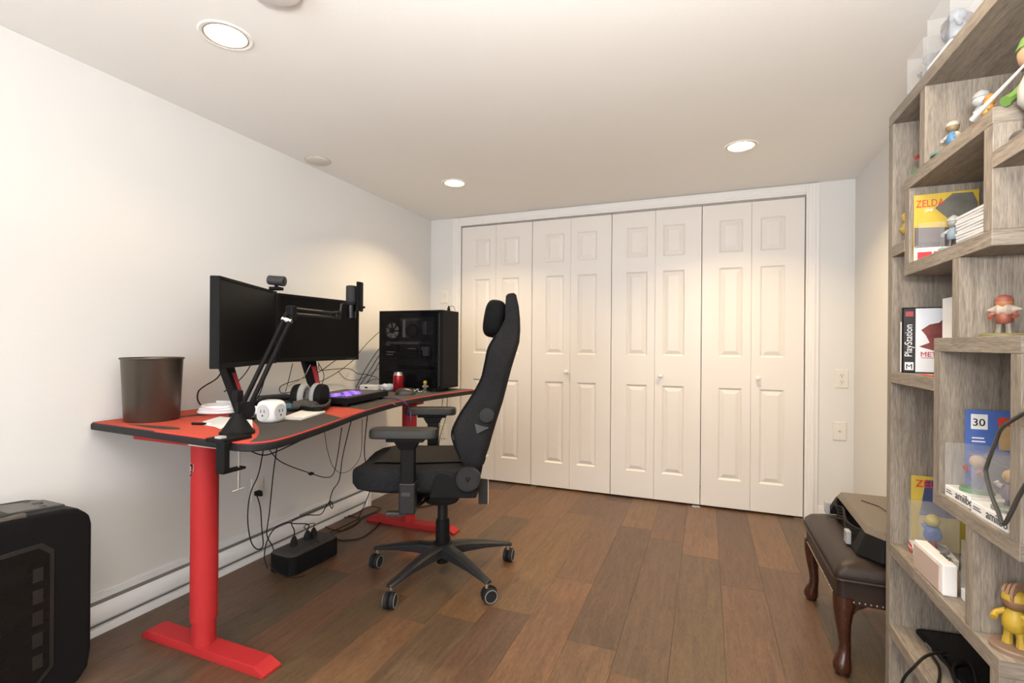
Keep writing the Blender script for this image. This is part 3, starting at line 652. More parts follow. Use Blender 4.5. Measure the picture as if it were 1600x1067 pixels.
# footprint from its visible corners
kt = lambda u, v: Vector((*tuple(P(u, v, 2, DT + .042))[:2], 0))
c1, c2, c3 = kt(543, 622.5), kt(607, 610), kt(506, 613)
e1 = (c2 - c1).normalized(); e2 = Vector((-e1.y, e1.x, 0)); L1 = (c2 - c1).length; L2 = min(.30, (c3 - c1).dot(e2))
kp = [c1, c1 + e1 * L1, c1 + e1 * L1 + e2 * L2, c1 + e2 * L2]
MB().prism([(q.x, q.y) for q in kp], DT + .012, DT + .042).build('housing', BLK, t, bevel=.004, **W_)
ki = [c1 + e1 * .012 + e2 * .012, c1 + e1 * (L1 - .012) + e2 * .012, c1 + e1 * (L1 - .012) + e2 * (L2 - .012), c1 + e1 * .012 + e2 * (L2 - .012)]
MB().prism([(q.x, q.y) for q in ki], DT + .041, DT + .0435).build('top_plate', mat('plate_umber', (.06, .052, .045), .5, var=.2), t, **W_)
for q in (c1 + e1 * .03 + e2 * .03, c1 + e1 * (L1 - .03) + e2 * .03, c1 + e1 * (L1 - .03) + e2 * (L2 - .03), c1 + e1 * .03 + e2 * (L2 - .03)): MB().lathe([(.014, 0), (.014, .013)], (q.x, q.y, DT), 12).build('foot', RUB, t, True, **W_)
for i in range(9):
    for j in range(3):
        if (i, j) in ((8, 0), (0, 2), (7, 0), (3, 1), (5, 2)): continue
        q = c1 + e1 * (L1 * .12 + i * L1 * .068) + e2 * (L2 * .22 + j * L2 * .15)
        Mk = Matrix.Translation((q.x, q.y, DT + .0455)) @ Matrix.Rotation(math.atan2(e1.y, e1.x), 4, 'Z')
        MB().cbox((0, 0, 0), (.024, .024, .006), Mk).build('key', PURPLE if (i + j) % 3 else mat('key_dark_violet', (.09, .06, .2), .4, emit=(.15, .08, .7), estr=.35), t, bevel=.0015, **W_)
m = MB(); a = c1 + e1 * .30
m.tube([(a.x, a.y, DT + .02), (*Pz(600, 623), DT + .006), (*Pz(617, 624), DT + .006), (*Pz(632, 629), DT + .004), P(640, 640, 0, .70), P(642, 655, 0, .71), P(640, 662, 0, .70)], .0028, 8)
tag(m.build('violet_cable', mat('cable_violet', (.10, .055, .22), .5, var=.1), smooth=True), 'violet braided cable hanging over the desk edge above the armrest', 'cable')
m = MB(); m.tube([(*Pz(560, 622), DT + .004), (*Pz(585, 625), DT + .003), (*Pz(607, 629), DT + .003), (*Pz(618, 633), DT + .002)], .0018, 6)
tag(m.build('thin_cable', mat('cable_grey', (.2, .19, .18), .5, var=.1), smooth=True), 'thin grey cable lying on the desk in front of the violet keypad', 'cable')

# headphones
hp = Vector((.36, 1.86, DT))
t = thing('headphones', 'black over-ear headphones with grey velour ear pads lying on the desk', 'headphones', hp)
ha = Vector((.93, .37, 0))
for k, (u, v, tilt) in enumerate(((467, 617, .1), (501, 617, .25))):
    c = Vector((*Pz(u, 638), DT + .058)); Mh = frame(c, (-.37 + tilt * .3, .93, .1), (0, 0, 1))
    z = Mh.to_3x3() @ Vector((0, 0, 1))
    MB().lathe([(.034, .024), (.050, .019), (.054, 0), (.052, -.012)] if k == 1 else [(.052, .012), (.054, 0), (.050, -.019), (.034, -.024)], n=26, M=Mh).build('ear_cup', BLK, t, True, **W_)
    s = 1 if k == 0 else -1
    m = MB(); rr = []
    for q in range(24):
        a = 2 * math.pi * q / 24; rr.append(Mh @ Vector((.040 * math.cos(a), .043 * math.sin(a), s * .022)))
    m.tube(rr + [rr[0]], .0150, 8, 1); m.build('ear_pad', VELOUR, t, True, **W_)
band = [P(455, 632, 2, DT + .02), P(485, 640, 2, DT + .014), P(508, 637, 2, DT + .018), P(514, 627, 2, DT + .022), P(505, 615, 2, DT + .03), P(499, 609, 2, DT + .06)]
MB().tube(band, .010, 10, 5).build('headband', BLK, t, True, **W_)
MB().tube([q + Vector((.006, -.002, .012)) for q in band[1:5]], .006, 8, 5).build('band_rail', GRY, t, True, **W_)

# small pouch
pp = Vector((*Pz(474, 641), DT))
t = thing('cloth_pouch', 'crumpled charcoal cloth pouch lying in front of the headphones', 'pouch', pp, 1.0)
m = MB(); m.ball((0, 0, .022), (.075, .040, .026), 18, 10)
for v in m.v: v += noise.noise_vector(v * 28) * .013; v.z = max(v.z, .001)
m.build('cloth', mat('pouch_grey', (.055, .052, .048), .85, var=.3, vscale=50), t, True)
MB().tube([(-.05, -.02, .04), (-.06, .01, .046), (-.045, .03, .03)], .004, 6).build('drawstring', BLK, t, True)
# remote-like black items behind
t = thing('black_case', 'flat dark grey case lying behind the white adapter under the monitor', 'case', (*Pz(428, 626), DT), 1.25)
MB().cbox((0, 0, .020), (.15, .055, .022)).build('shell', GRY, t, bevel=.008); MB().box((-.07, -.024, 0), (.07, .024, .010)).build('bottom', BLK, t, bevel=.003)
t = thing('black_strap', 'small black rolled strap lying left of the dark grey case', 'strap', (*Pz(408, 634), DT), 1.1)
MB().ball((0, 0, .014), (.065, .022, .014), 14, 9, e=.7).build('roll', BLK, t, True); MB().cbox((.03, 0, .022), (.02, .046, .016)).build('buckle', GRY, t, bevel=.003)

# white cube power adapter
ac = Vector((*Pz(420, 661), DT))
ac += Vector((-.02, .03, 0))
t = thing('power_cube', 'white rounded power strip cube with grey socket faces near the desk edge', 'power strip', ac)
Ma = Matrix.Translation(ac + Vector((0, 0, .040))) @ Matrix.Rotation(math.radians(4), 4, 'Z')
m = MB(); m.ball((0, 0, 0), .043, 24, 16, e=.55); m.v = [Ma @ v for v in m.v]; m.build('cube', WHITE, t, True, **W_)
GF = mat('socket_face_grey', (.52, .53, .55), .4, var=.03)
for dvec, nm in (((0, -1, 0), 'a'), ((1, 0, 0), 'b')):
    d = Vector(dvec); Mf = Ma @ frame(d * .0405, Vector((0, 0, 1)).cross(d), (0, 0, 1))
    f = MB().lathe([(.029, 0), (.0285, .0030), (.001, .0032)], n=28, M=Mf).build('socket_face', GF, t, True, **W_)
    for x in (-.008, .008): MB().cbox((x, .004, .0035), (.0025, .011, .0015), Mf).build('slot', HOLE, f, **W_)
    MB().cbox((0, -.012, .0035), (.006, .006, .0015), Mf).build('slot', HOLE, f, **W_)
e2_ = ac + Vector((-.10, .06, .03))
MB().tube([ac + Vector((-.03, .02, .04)), e2_, e2_ + Vector((-.06, .0, -.004))], .018, 12, 3).build('handle', WHITE, t, True, **W_)
MB().cbox((.012, .052, .012), (.022, .05, .014), Ma).build('usb_plug', mat('plug_blue', (.05, .20, .30), .4, var=.1), t, bevel=.003, **W_)
# coiled white cable
cc = Vector((*Pz(346, 648), DT)); m = MB(); pts = []
for q in range(52):
    a = q * .42; r = .078 + .010 * math.sin(q * .9); pts.append(cc + Vector((r * .95 * math.cos(a) - .01, r * .8 * math.sin(a), .008 + .0007 * q)))
m.tube(pts, .0068, 8, 2)
tag(m.build('white_cable_coil', WHITE, smooth=True), 'coiled white power cable on the red end of the desk', 'cable')
# papers
for k, (pts, lab) in enumerate((([(309, 663), (352, 670), (395, 671), (394, 656), (350, 658)], 'loose white paper sheet lying under the microphone arm base'), ([(316, 660), (345, 672), (368, 655), (344, 652)], 'folded white leaflet sticking out left of the microphone arm base'))):
    z = DT + .0012 + .0014 * k
    o = MB().prism([Pz(*q) for q in pts], z, z + .0012).build('paper_sheet' if k == 0 else 'paper_leaflet', PAPER); tag(o, lab, 'paper')
t = thing('marker_pen', 'short black pen lying at the left end of the papers', 'pen', (*Pz(308, 664), DT), .25)
MB().cyl((-.02, 0, .005), (.04, 0, .005), .0045, n=10).build('barrel', BLK, t, True); MB().cyl((.04, 0, .005), (.055, 0, .005), .005, .003, n=10).build('cap', PAPER, t, True)
# spiral notebook
t = thing('spiral_notebook', 'white spiral notebook lying open side toward the chair beside the adapter', 'notebook', (*Pz(470, 650), DT))
nb = [Pz(438, 656), Pz(470, 657), Pz(508, 645), Pz(478, 641)]
MB().prism(nb, DT + .001, DT + .008).build('pages', PAPER, t, world=True)
a, b = Vector((*nb[0], DT + .006)), Vector((*nb[1], DT + .006))
for q in range(12):
    c = a + (b - a) * ((q + .5) / 12); d = (b - a).normalized(); n_ = Vector((-d.y, d.x, 0))
    MB().tube([c + (n_ * math.cos(x) + Vector((0, 0, 1)) * math.sin(x)) * .006 for x in [2 * math.pi * i / 10 for i in range(11)]], .0009, 5, 1).build('coil_ring', CHROME, t, True, world=True)
# ------------------------------------------------------------------ office chair (local x = backward, local y = far side)
CR = Vector((.98, 2.022, 0)); YC = 2.30
ch = thing('gaming_chair', 'dark tweed high-back swivel chair with armrests facing the desk', 'chair', CR, YAW)
cl = WM[ch.name].inverted()
def cs(u, v, t):       # sight line met by the chair's own vertical plane at side offset t
    q = cl @ at(u, v, YC + t); return q.x, q.z
st = [((789, 462), (807, 460), .100), ((787, 480), (811, 478), .125), ((786, 499), (813, 497), .145), ((777, 514), (813.5, 516), .175), ((768, 524), (812, 535), .215), ((757, 543), (806, 555), .250), ((752, 567), (799, 578), .245),
      ((746, 591), (792, 605), .225), ((730, 618), (785, 632), .235), ((711, 645), (776, 660), .255), ((698, 672), (768, 687), .262), ((703, 694), (763, 705), .262), ((714, 716), (757, 722), .255), ((724, 735), (751, 738), .24)]
rs = []
for (f, b, hw) in st:
    fx, fz = cs(*f, -hw * .96); bx, bz = cs(*b, -hw * .9); mx, mz = (fx + bx) / 2, (fz + bz) / 2; ring = []
    for q in range(36):
        a = 2 * math.pi * q / 36; g = lambda x, e: math.copysign(abs(x) ** e, x)
        ct, sn = g(math.cos(a), .34), g(math.sin(a), .34)
        if sn >= 0: k = sn * (1 - .55 * (1 - ct * ct) * min(1, hw / .2)); x, z = mx + (fx - mx) * k, mz + (fz - mz) * k
        else: k = -sn; x, z = mx + (bx - mx) * k, mz + (bz - mz) * k
        ring.append((x, hw * ct, z))
    rs.append(ring)
f0 = [tuple(Vector(q) * .0 + (sum((Vector(p) for p in rs[0]), Vector()) / 36 + (Vector(q) - sum((Vector(p) for p in rs[0]), Vector()) / 36) * .6) + Vector((0, 0, .012))) for q in rs[0]]
bk = MB().rings([f0] + rs).build('backrest', FABRIC, ch, 80)
# front panel of smoother cloth between the bolsters
m = MB(); rows = []
for (f, b, hw) in st[3:12]:
    fx, fz = cs(*f, -hw * .96); bx, bz = cs(*b, -hw * .9); row = []
    for q in range(9):
        t = -1 + q / 4; ct = t * .62; k = (1 - .55 * (1 - ct * ct)) ; mx, mz = (fx + bx) / 2, (fz + bz) / 2
        row.append((mx + (fx - mx) * k - .004, hw * ct, mz + (fz - mz) * k))
    rows.append(row)
m.rings(rows, False, False); m.build('back_panel', FABRIC2, bk, True)
# dark piping along the bolster edge
for s in (-1, 1):
    m = MB(); pts = []
    for (f, b, hw) in st[4:13]:
        fx, fz = cs(*f, -hw * .96); bx, bz = cs(*b, -hw * .9); pts.append((fx + (bx - fx) * .12, s * hw * .985, fz + (bz - fz) * .12))
    m.tube(pts, .004, 6, 4); m.build('seam', FABRIC2, bk, True)
hx, hz = cs(772, 497, -.09)
hd = MB(); hd.ball((0, 0, 0), (.050, .135, .088), 26, 16, Matrix.Rotation(math.radians(9), 3, 'Y'), .62)
hd.v = [v + Vector((hx, 0, hz)) for v in hd.v]; hd.build('head_pillow', FABRIC2, ch, True)
kx, kz_ = cs(760, 649, -.27)
MB().lathe([(.031, -.246), (.032, -.262), (.030, -.270), (.001, -.271)], (kx, 0, kz_), 28, 'Y').build('lumbar_knob', mat('knob_charcoal', (.022, .022, .024), .6, spec=.25, var=.05), ch, 50)
tri = [cs(*q, -.266) for q in ((742, 663), (763, 669), (745, 678))]; yy = -.268
m = MB(); m.quad(*[(x, yy, z) for x, z in tri]); m.rings([[(x, yy, z) for x, z in tri], [(x, yy + .03, z) for x, z in tri]], True); m.build('fabric_tag', mat('tag_silver_grey', (.13, .135, .14), .7, var=.1), ch)
# seat
ss = [(.175, .235, .455, .560), (.12, .255, .440, .566), (.03, .262, .437, .564), (-.10, .266, .437, .560), (-.22, .266, .437, .562), (-.28, .258, .440, .560), (-.335, .235, .446, .550), (-.365, .190, .460, .535), (-.38, .13, .480, .515)]
rs = []
for x, hw, z0, z1 in ss:
    ring = []; zm = (z0 + z1) / 2
    for q in range(36):
        a = 2 * math.pi * q / 36; g = lambda v, e: math.copysign(abs(v) ** e, v); ct, sn = g(math.cos(a), .55), g(math.sin(a), .5)
        z = zm + (z1 - zm) * sn + (.022 * ct * ct - .008 if sn > 0 else 0); ring.append((x - .02 * (1 - ct * ct) * 0, hw * ct, z))
    rs.append(ring)
se = MB().rings(rs).build('seat', FABRIC, ch, 80)
m = MB(); rows = []
for x, hw, z0, z1 in ss[1:6]:
    zm = (z0 + z1) / 2; rows.append([(x, hw * t * .66, z1 - .004 + .022 * (t * .66) ** 2) for t in [-1 + q / 4 for q in range(9)]])
m.rings(rows, False, False); m.build('seat_panel', mat('seat_cloth', (.034, .031, .029), .95, var=.6, vscale=260, spec=.12), se, True)
# recliner bracket and hinge cover on both sides
for s in (-1, 1):
    y = s * .268
    pl = [cs(*q, -.275) for q in ((671, 777), (681, 742), (690, 737), (708, 741), (722, 730), (743, 738), (748, 765), (744, 777))]
    MB().rings([[(x, y, z) for x, z in pl], [(x, y + s * .022, z) for x, z in pl]]).build('recliner_bracket', BLK, ch, bevel=.004)
    dx, dz = cs(731, 749, -.295)
    hc = MB().lathe([(.052, y + s * .01), (.053, y + s * .030), (.048, y + s * .037), (.044, y + s * .037), (.043, y + s * .034), (.001, y + s * .034)], (dx, 0, dz), 36, 'Y').build('hinge_cover', mat('hinge_black', (.016, .016, .017), .45, var=.1, spec=.3), ch, 40)
    m = MB()
    for p in (((-.012, .006), (0, .0), (0, -.012)), ((.012, .006), (0, 0), (0, -.012)), ((-.012, .010), (0, .004), (.012, .010))): m.rings([[(dx + a, y + s * .0345, dz + b) for a, b in p], [(dx + a, y + s * .036, dz + b) for a, b in p]])
    m.build('emblem', BLK2, hc)
    # armrest
    ax_, az = cs(632, 669, -.33); az = .742; x0, x1 = -.250, .022
    out = [(x0 + .012 + .0 * i, s) for i in ()]
    pad = []
    for q in range(32):
        a = 2 * math.pi * q / 32; g = lambda v, e: math.copysign(abs(v) ** e, v); pad.append(((x0 + x1) / 2 + (x1 - x0) / 2 * g(math.cos(a), .35), s * .325 + .048 * g(math.sin(a), .45)))
    r3 = [[(x * 1 + 0, y_, az - .038) for x, y_ in pad], [(x, y_, az - .012) for x, y_ in pad]]
    cx_ = (x0 + x1) / 2; r3.append([(cx_ + (x - cx_) * .965, s * .325 + (y_ - s * .325) * .88, az) for x, y_ in pad])
    arm = MB().rings(r3).build('arm_pad', mat('arm_pad_black', (.022, .021, .020), .5, spec=.3, var=.15, vscale=300), ch, 50, bevel=.005)
    MB().box((-.18, s * .325 - .035, az - .052), (-.03, s * .325 + .035, az - .037)).build('arm_slider', BLK, arm, bevel=.004)
    MB().rings([[(-.150, s * .322 - .03, az - .052), (-.050, s * .322 - .03, az - .052), (-.050, s * .322 + .03, az - .052), (-.150, s * .322 + .03, az - .052)], [(-.130, s * .318 - .024, az - .085), (-.068, s * .318 - .024, az - .085), (-.068, s * .318 + .024, az - .085), (-.130, s * .318 + .024, az - .085)]]).build('arm_neck', BLK, arm, bevel=.004)
    MB().box((-.127, s * .316 - .021, az - .25), (-.070, s * .316 + .021, az - .08)).build('arm_post', BLK, arm, bevel=.006)
    MB().box((-.132, s * .313 - .025, .395), (-.066, s * .313 + .025, az - .22)).build('arm_sleeve', BLKS, arm, bevel=.006)
    MB().box((-.118, s * .313 + s * .026 - .002, .470), (-.085, s * .313 + s * .026 + .002, .486)).build('arm_button', GRY, arm)
    MB().box((-.13, min(s * .12, s * .31), .395), (-.068, max(s * .12, s * .31), .415)).build('arm_bracket', BLKS, arm, bevel=.004)
# hanging tag behind the seat
gx, gz = cs(755, 768, -.25)
MB().box((gx - .020, -.255, gz - .052), (gx + .020, -.252, gz + .052)).build('swing_tag', mat('tag_dark', (.018, .016, .015), .6, spec=.2, var=.1), ch)
MB().box((gx + .0195, -.2555, gz - .052), (gx + .0215, -.2515, gz + .052)).build('tag_edge', mat('tag_edge_tan', (.5, .44, .36), .6, var=.1), ch)
# mechanism, gas lift, star base
MB().box((-.13, -.09, .395), (.12, .09, .438)).build('tilt_mechanism', BLK, ch, bevel=.012)
MB().ball((.0, -.02, .385), (.085, .085, .042), 20, 10, e=.7).build('mechanism_cover', RUB, ch, True)
MB().cyl((-.16, -.07, .385), (-.06, -.05, .40), .018, .016, 14).build('tension_knob', RUB, ch, True)
MB().tube([(-.05, -.10, .39), (-.10, -.21, .375), (-.17, -.245, .365)], .006, 8, 4).build('lever', BLK, ch, True)
MB().cbox((-.165, -.235, .366), (.085, .03, .016)).build('lever_paddle', GRY, ch, bevel=.004)
gl = MB().lathe([(.0245, .255), (.0245, .375)], n=24).build('gas_lift', BLKS, ch, True)
MB().lathe([(.031, .135), (.0335, .16), (.0325, .25), (.028, .262)], n=24).build('lift_sleeve', BLK, gl, 50)
MB().lathe([(.027, .058), (.027, .13)], n=24).build('lift_tail', BLK, gl, True)
MB().lathe([(.050, .105), (.052, .135), (.044, .150), (.034, .153)], n=28).build('base_hub', BLK, ch, 50)
for k in range(5):
    a = math.radians(45 + 72 * k) - YAW; d = Vector((math.cos(a), math.sin(a), 0)); n = Vector((-d.y, d.x, 0)); rs = []
    for r, hw, zt, zb in ((.035, .034, .148, .098), (.12, .029, .142, .100), (.22, .023, .126, .098), (.30, .019, .108, .090), (.345, .017, .098, .084), (.352, .012, .096, .086)):
        rs.append([d * r + n * hw + Vector((0, 0, zb)), d * r + n * hw + Vector((0, 0, zt - .008)), d * r + n * hw * .6 + Vector((0, 0, zt)), d * r - n * hw * .6 + Vector((0, 0, zt)), d * r - n * hw + Vector((0, 0, zt - .008)), d * r - n * hw + Vector((0, 0, zb))])
    lg = MB().rings(rs).build('base_leg', mat('base_leg_black', (.02, .02, .021), .4, spec=.35, var=.2, vscale=40), ch, 45, bevel=.002)
    c = d * .335; sw = a + random.uniform(-.9, .9) + 1.2; e = Vector((math.cos(sw), math.sin(sw), 0)); hc = c + e * .012 + Vector((0, 0, .032)); ax = Vector((-e.y, e.x, 0))
    MB().cyl(c + Vector((0, 0, .062)), c + Vector((0, 0, .09)), .008, n=12).build('caster_stem', CHROME, lg, True)
    for s in (-1, 1):
        Mw = frame(hc + ax * s * .013, e, (0, 0, 1))
        wv = MB().lathe([(.027, -.010), (.032, -.007), (.032, .007), (.027, .010)], n=28, M=Mw).build('caster_wheel', RUB, lg, 30)
        MB().lathe([(.0285, .0095), (.0285, .0110), (.026, .0118), (.0245, .0105)], n=28, cap=False, M=Mw if s < 0 else frame(hc + ax * s * .013, -e, (0, 0, 1))).build('wheel_ring', mat('ring_grey', (.22, .22, .22), .4, var=.1), lg, True)
    MB().lathe([(.033, -.004), (.036, 0), (.033, .004)], n=24, M=frame(hc + Vector((0, 0, .002)), e, (0, 0, 1))).build('caster_hood', BLK, lg, True)

# ------------------------------------------------------------------ battery backup on the floor
uc = Vector((.295, 1.87, 0))
t = thing('battery_backup', 'black brick-shaped battery backup unit with plugs on the floor by the heater', 'power supply', uc, math.radians(-4))
o_ = []
for cx_, cy_, a0 in ((.045, .115, 0), (-.045, .115, 90), (-.045, -.115, 180), (.045, -.115, 270)):
    for q in range(5): a = math.radians(a0 + q * 22.5); o_.append((cx_ + .035 * math.cos(a), cy_ + .035 * math.sin(a)))
MB().prism(o_, .004, .088).build('housing', BLK, t, bevel=.004)
MB().prism([(x * .93, y * .97) for x, y in o_], .087, .094).build('top_panel', mat('ups_top', (.05, .046, .042), .5, var=.2), t, bevel=.002)
for x0, x1 in ((-.052, -.008), (.006, .05)): MB().box((x0, -.11, .0935), (x1, .11, .0952)).build('socket_bank', mat('ups_bank', (.04, .037, .034), .5, var=.2), t)
for (x, y) in ((-.025, -.045), (-.025, .035), (-.025, .075)):
    MB().rings([[(x - .014, y - .013, .094), (x + .014, y - .013, .094), (x + .014, y + .013, .094), (x - .014, y + .013, .094)], [(x - .013, y - .012, .118), (x + .013, y - .012, .118), (x + .013, y + .012, .118), (x - .013, y + .012, .118)], [(x - .005, y - .005, .142), (x + .005, y - .005, .142), (x + .005, y + .005, .142), (x - .005, y + .005, .142)]]).build('plug', RUB, t, bevel=.002)
UP = [WM[t.name] @ Vector((x, y, .14)) for (x, y) in ((-.025, -.045), (-.025, .035), (-.025, .075))]

# ------------------------------------------------------------------ tower computer on the floor, lower left
t = thing('tower_computer', 'large black tower computer with rounded top on the floor at lower left', 'computer', (.18, .70, 0))
x0, x1, y0, y1, z1 = .065, .300, .44, .965, .585
prof = [(y0, .03), (y0 + .02, .012), (y1 - .035, .012), (y1 - .008, .045), (y1, .10), (y1, z1 - .085), (y1 - .006, z1 - .055), (y1 - .035, z1 - .028), (y1 - .07, z1 - .018), (y0 + .30, z1 - .004), (y0 + .2, z1), (y0, z1 - .01)]
MB().rings([[(x0, y, z) for y, z in prof], [(x1, y, z) for y, z in prof]]).build('case', BLK, t, world=True, bevel=.012, segs=3)
win = [(y0 + .03, .06), (y1 - .145, .06), (y1 - .10, .105), (y1 - .10, z1 - .13), (y1 - .13, z1 - .10), (y0 + .03, z1 - .10)]
MB().rings([[(x1 - .001, y, z) for y, z in win], [(x1 + .004, y, z) for y, z in win]]).build('window_frame', mat('panel_charcoal', (.013, .012, .012), .5, var=.3, vscale=200), t, world=True, bevel=.0015)
wi = [(y0 + .04, .075), (y1 - .148, .075), (y1 - .112, .112), (y1 - .112, z1 - .138), (y1 - .138, z1 - .112), (y0 + .04, z1 - .112)]
MB().rings([[(x1 + .0035, y, z) for y, z in wi], [(x1 + .0055, y, z) for y, z in wi]]).build('side_window', mat('window_smoke', (.008, .007, .007), .25, var=.3, spec=.25), t, world=True)
for k in range(5):
    zz = .12 + k * .064
    MB().box((x1 + .005, y1 - .152, zz), (x1 + .0066, y1 - .128, zz + .040)).build('drive_cage', mat('drive_dim', (.011, .009, .008), .5, var=.4, vscale=150), t, world=True, bevel=.0006)
MB().box((x0 + .03, y0 + .02, z1 - .012), (x1 - .025, y1 - .19, z1 + .004)).build('top_grille', mat('mesh_dark', (.028, .026, .025), .7, var=.6, vscale=500, bump=.5, bscale=800), t, world=True, bevel=.004)
MB().box((x1 - .028, y0 + .02, z1 - .030), (x1 - .004, y1 - .16, z1 - .002)).build('top_rail', mat('rail_umber', (.07, .06, .05), .5, var=.1), t, world=True, bevel=.005)
MB().rings([[(x0 + .05, y1 - .185, z1 - .012), (x1 - .05, y1 - .185, z1 - .012), (x1 - .06, y1 - .04, z1 - .030), (x0 + .06, y1 - .04, z1 - .030)], [(x0 + .05, y1 - .185, z1 - .001), (x1 - .05, y1 - .185, z1 - .001), (x1 - .06, y1 - .045, z1 - .017), (x0 + .06, y1 - .045, z1 - .017)]]).build('control_panel', mat('control_grey', (.075, .070, .065), .4, var=.1), t, world=True, bevel=.003)
MB().lathe([(.014, 0), (.014, .004), (.010, .005), (.001, .0045)], (.175, y1 - .085, z1 - .0145), 22).build('power_button', GRY, t, True, world=True)
MB().lathe([(.016, 0), (.016, .003), (.0145, .003), (.0145, 0)], (.175, y1 - .085, z1 - .0145), 22, cap=False).build('button_ring', CHROME, t, True, world=True)
for xx in (.12, .215): MB().box((xx, y1 - .10, z1 - .016), (xx + .014, y1 - .086, z1 - .0105)).build('usb_port', BLK2, t, world=True)

# ------------------------------------------------------------------ leather bench
bx0, bx1, by0, by1 = 2.53, 2.925, 1.89, 2.45
t = thing('leather_bench', 'dark brown leather footstool bench with curved mahogany legs beside the bookcase', 'bench', ((bx0 + bx1) / 2, (by0 + by1) / 2, 0))
def rrect(x0, x1, y0, y1, r, n=5):
    o = []
    for cx_, cy_, a0 in ((x1 - r, y1 - r, 0), (x0 + r, y1 - r, 90), (x0 + r, y0 + r, 180), (x1 - r, y0 + r, 270)):
        for q in range(n + 1): a = math.radians(a0 + q * 90 / n); o.append((cx_ + r * math.cos(a), cy_ + r * math.sin(a)))
    return o
L = [(0, .318, .02), (.004, .326, .02), (.002, .345, .02), (-.012, .365, .03), (-.04, .379, .04), (-.09, .386, .05), (-.15, .388, .06)]
MB().rings([[(x, y, z) for x, y in rrect(bx0 - g, bx1 + g, by0 - g, by1 + g, r)] for g, z, r in L]).build('cushion', LEATHER, t, 70, world=True)
MB().rings([[(x, y, z) for x, y in rrect(bx0 + .004, bx1 - .004, by0 + .004, by1 - .004, .02)] for z in (.243, .319)]).build('apron', LEATHER, t, 60, world=True)
m = MB(); m.tube([(x, y, .321) for x, y in rrect(bx0 - .004, bx1 + .004, by0 - .004, by1 + .004, .022)] + [(bx1 + .004, by1 - .02, .321)], .005, 6, 1); m.build('welt', LEATHER, t, True, world=True)
pr = MB().ball((0, 0, 0), .0034, 8, 5).build('nailhead', BRASS, t, True); npos = []
for k in range(24): npos.append((bx0 + .018 + k * .0158, by0 + .003, .252))
for k in range(34): npos.append((bx0 + .003, by0 + .018 + k * .0159, .252))
for k, q in enumerate(npos):
    o = pr if k == 0 else pr.copy()
    if k: COL.objects.link(o); o.parent = t
    o.location = WM[t.name].inverted() @ Vector(q)
for sx, sy, x, y in ((-1, -1, bx0 + .030, by0 + .030), (-1, 1, bx0 + .030, by1 - .030), (1, -1, bx1 - .030, by0 + .030), (1, 1, bx1 - .030, by1 - .030)):
    rs = []; dg = Vector((sx, sy)).normalized()
    for z, off, r in ((.262, 0, .034), (.235, .002, .033), (.205, .006, .028), (.165, .006, .022), (.125, .000, .0185), (.095, -.004, .017), (.070, -.001, .018), (.052, .006, .023), (.032, .010, .027), (.016, .010, .026), (.010, .009, .021), (0, .009, .020)):
        rs.append([(x + dg.x * off + r * math.cos(a), y + dg.y * off + r * math.sin(a), z) for a in [2 * math.pi * i / 16 for i in range(16)]])
    lg = MB().rings(rs).build('leg', MAHOG, t, 60, world=True)
    # carved wing where the leg meets the apron
    for ux, uy in ((-sx, 0), (0, -sy)):
        vs = [(0, .25), (.075, .25), (.062, .238), (.035, .222), (.0, .175)]; n_ = Vector((uy, ux, 0)) * .016
        b0_ = [Vector((x + ux * a, y + uy * a, z)) for a, z in vs]; MB().rings([[q - n_ for q in b0_], [q + n_ for q in b0_]]).build('leg_wing', MAHOG, lg, world=True, bevel=.003)

# ------------------------------------------------------------------ black arcade controller on the bench
t = thing('arcade_controller', 'black slab controller with bundled cables in its side resting on the bench', 'controller', (2.77, 2.15, .388))
z0, z1 = .388, .478
bot = [(2.600, 1.955), (2.655, 1.895), (2.935, 1.895), (2.935, 2.425), (2.600, 2.425)]
top = [(2.640, 1.985), (2.672, 1.935), (2.935, 1.935), (2.935, 2.405), (2.655, 2.405)]
lo = [(2.665, 1.97), (2.68, 1.93), (2.935, 1.93), (2.935, 2.41), (2.665, 2.41)]
MB().rings([[(x, y, z0) for x, y in lo], [(x, y, z1 - .022) for x, y in lo]]).build('core', BLK, t, world=True)
MB().rings([[(x, y, z1 - .022) for x, y in [(2.630, 1.975), (2.668, 1.92), (2.935, 1.92), (2.935, 2.415), (2.640, 2.415)]], [(x, y, z1) for x, y in top]]).build('top_panel', mat('panel_taupe', (.15, .122, .095), .45, var=.15, vscale=60), t, world=True, bevel=.002)
MB().rings([[(x, y, z0) for x, y in [(2.60, 1.955), (2.655, 1.895), (2.72, 1.895), (2.72, 2.03), (2.60, 2.03)]], [(x, y, z1 - .02) for x, y in [(2.632, 1.977), (2.668, 1.925), (2.72, 1.925), (2.72, 2.03), (2.634, 2.03)]]]).build('front_corner', BLK, t, world=True, bevel=.003)
MB().rings([[(x, 2.38, z) for x, z in ((2.605, z0), (2.67, z0), (2.67, z1 - .02), (2.638, z1 - .02))], [(x, 2.425, z) for x, z in ((2.605, z0), (2.67, z0), (2.67, z1 - .02), (2.645, z1 - .02))]]).build('rear_corner', BLK, t, world=True, bevel=.003)
m = MB(); lines = [[(2.70, 2.30), (2.74, 2.24), (2.75, 2.17), (2.79, 2.13), (2.86, 2.11), (2.91, 2.15)], [(2.76, 2.12), (2.80, 2.07), (2.87, 2.08)], [(2.82, 2.24), (2.86, 2.20), (2.84, 2.16), (2.89, 2.18)]]
for l in lines: m.tube([(x, y, z1 + .0004) for x, y in l], .0024, 5, 1)
m.build('line_graphic', BLK2, t, world=True)
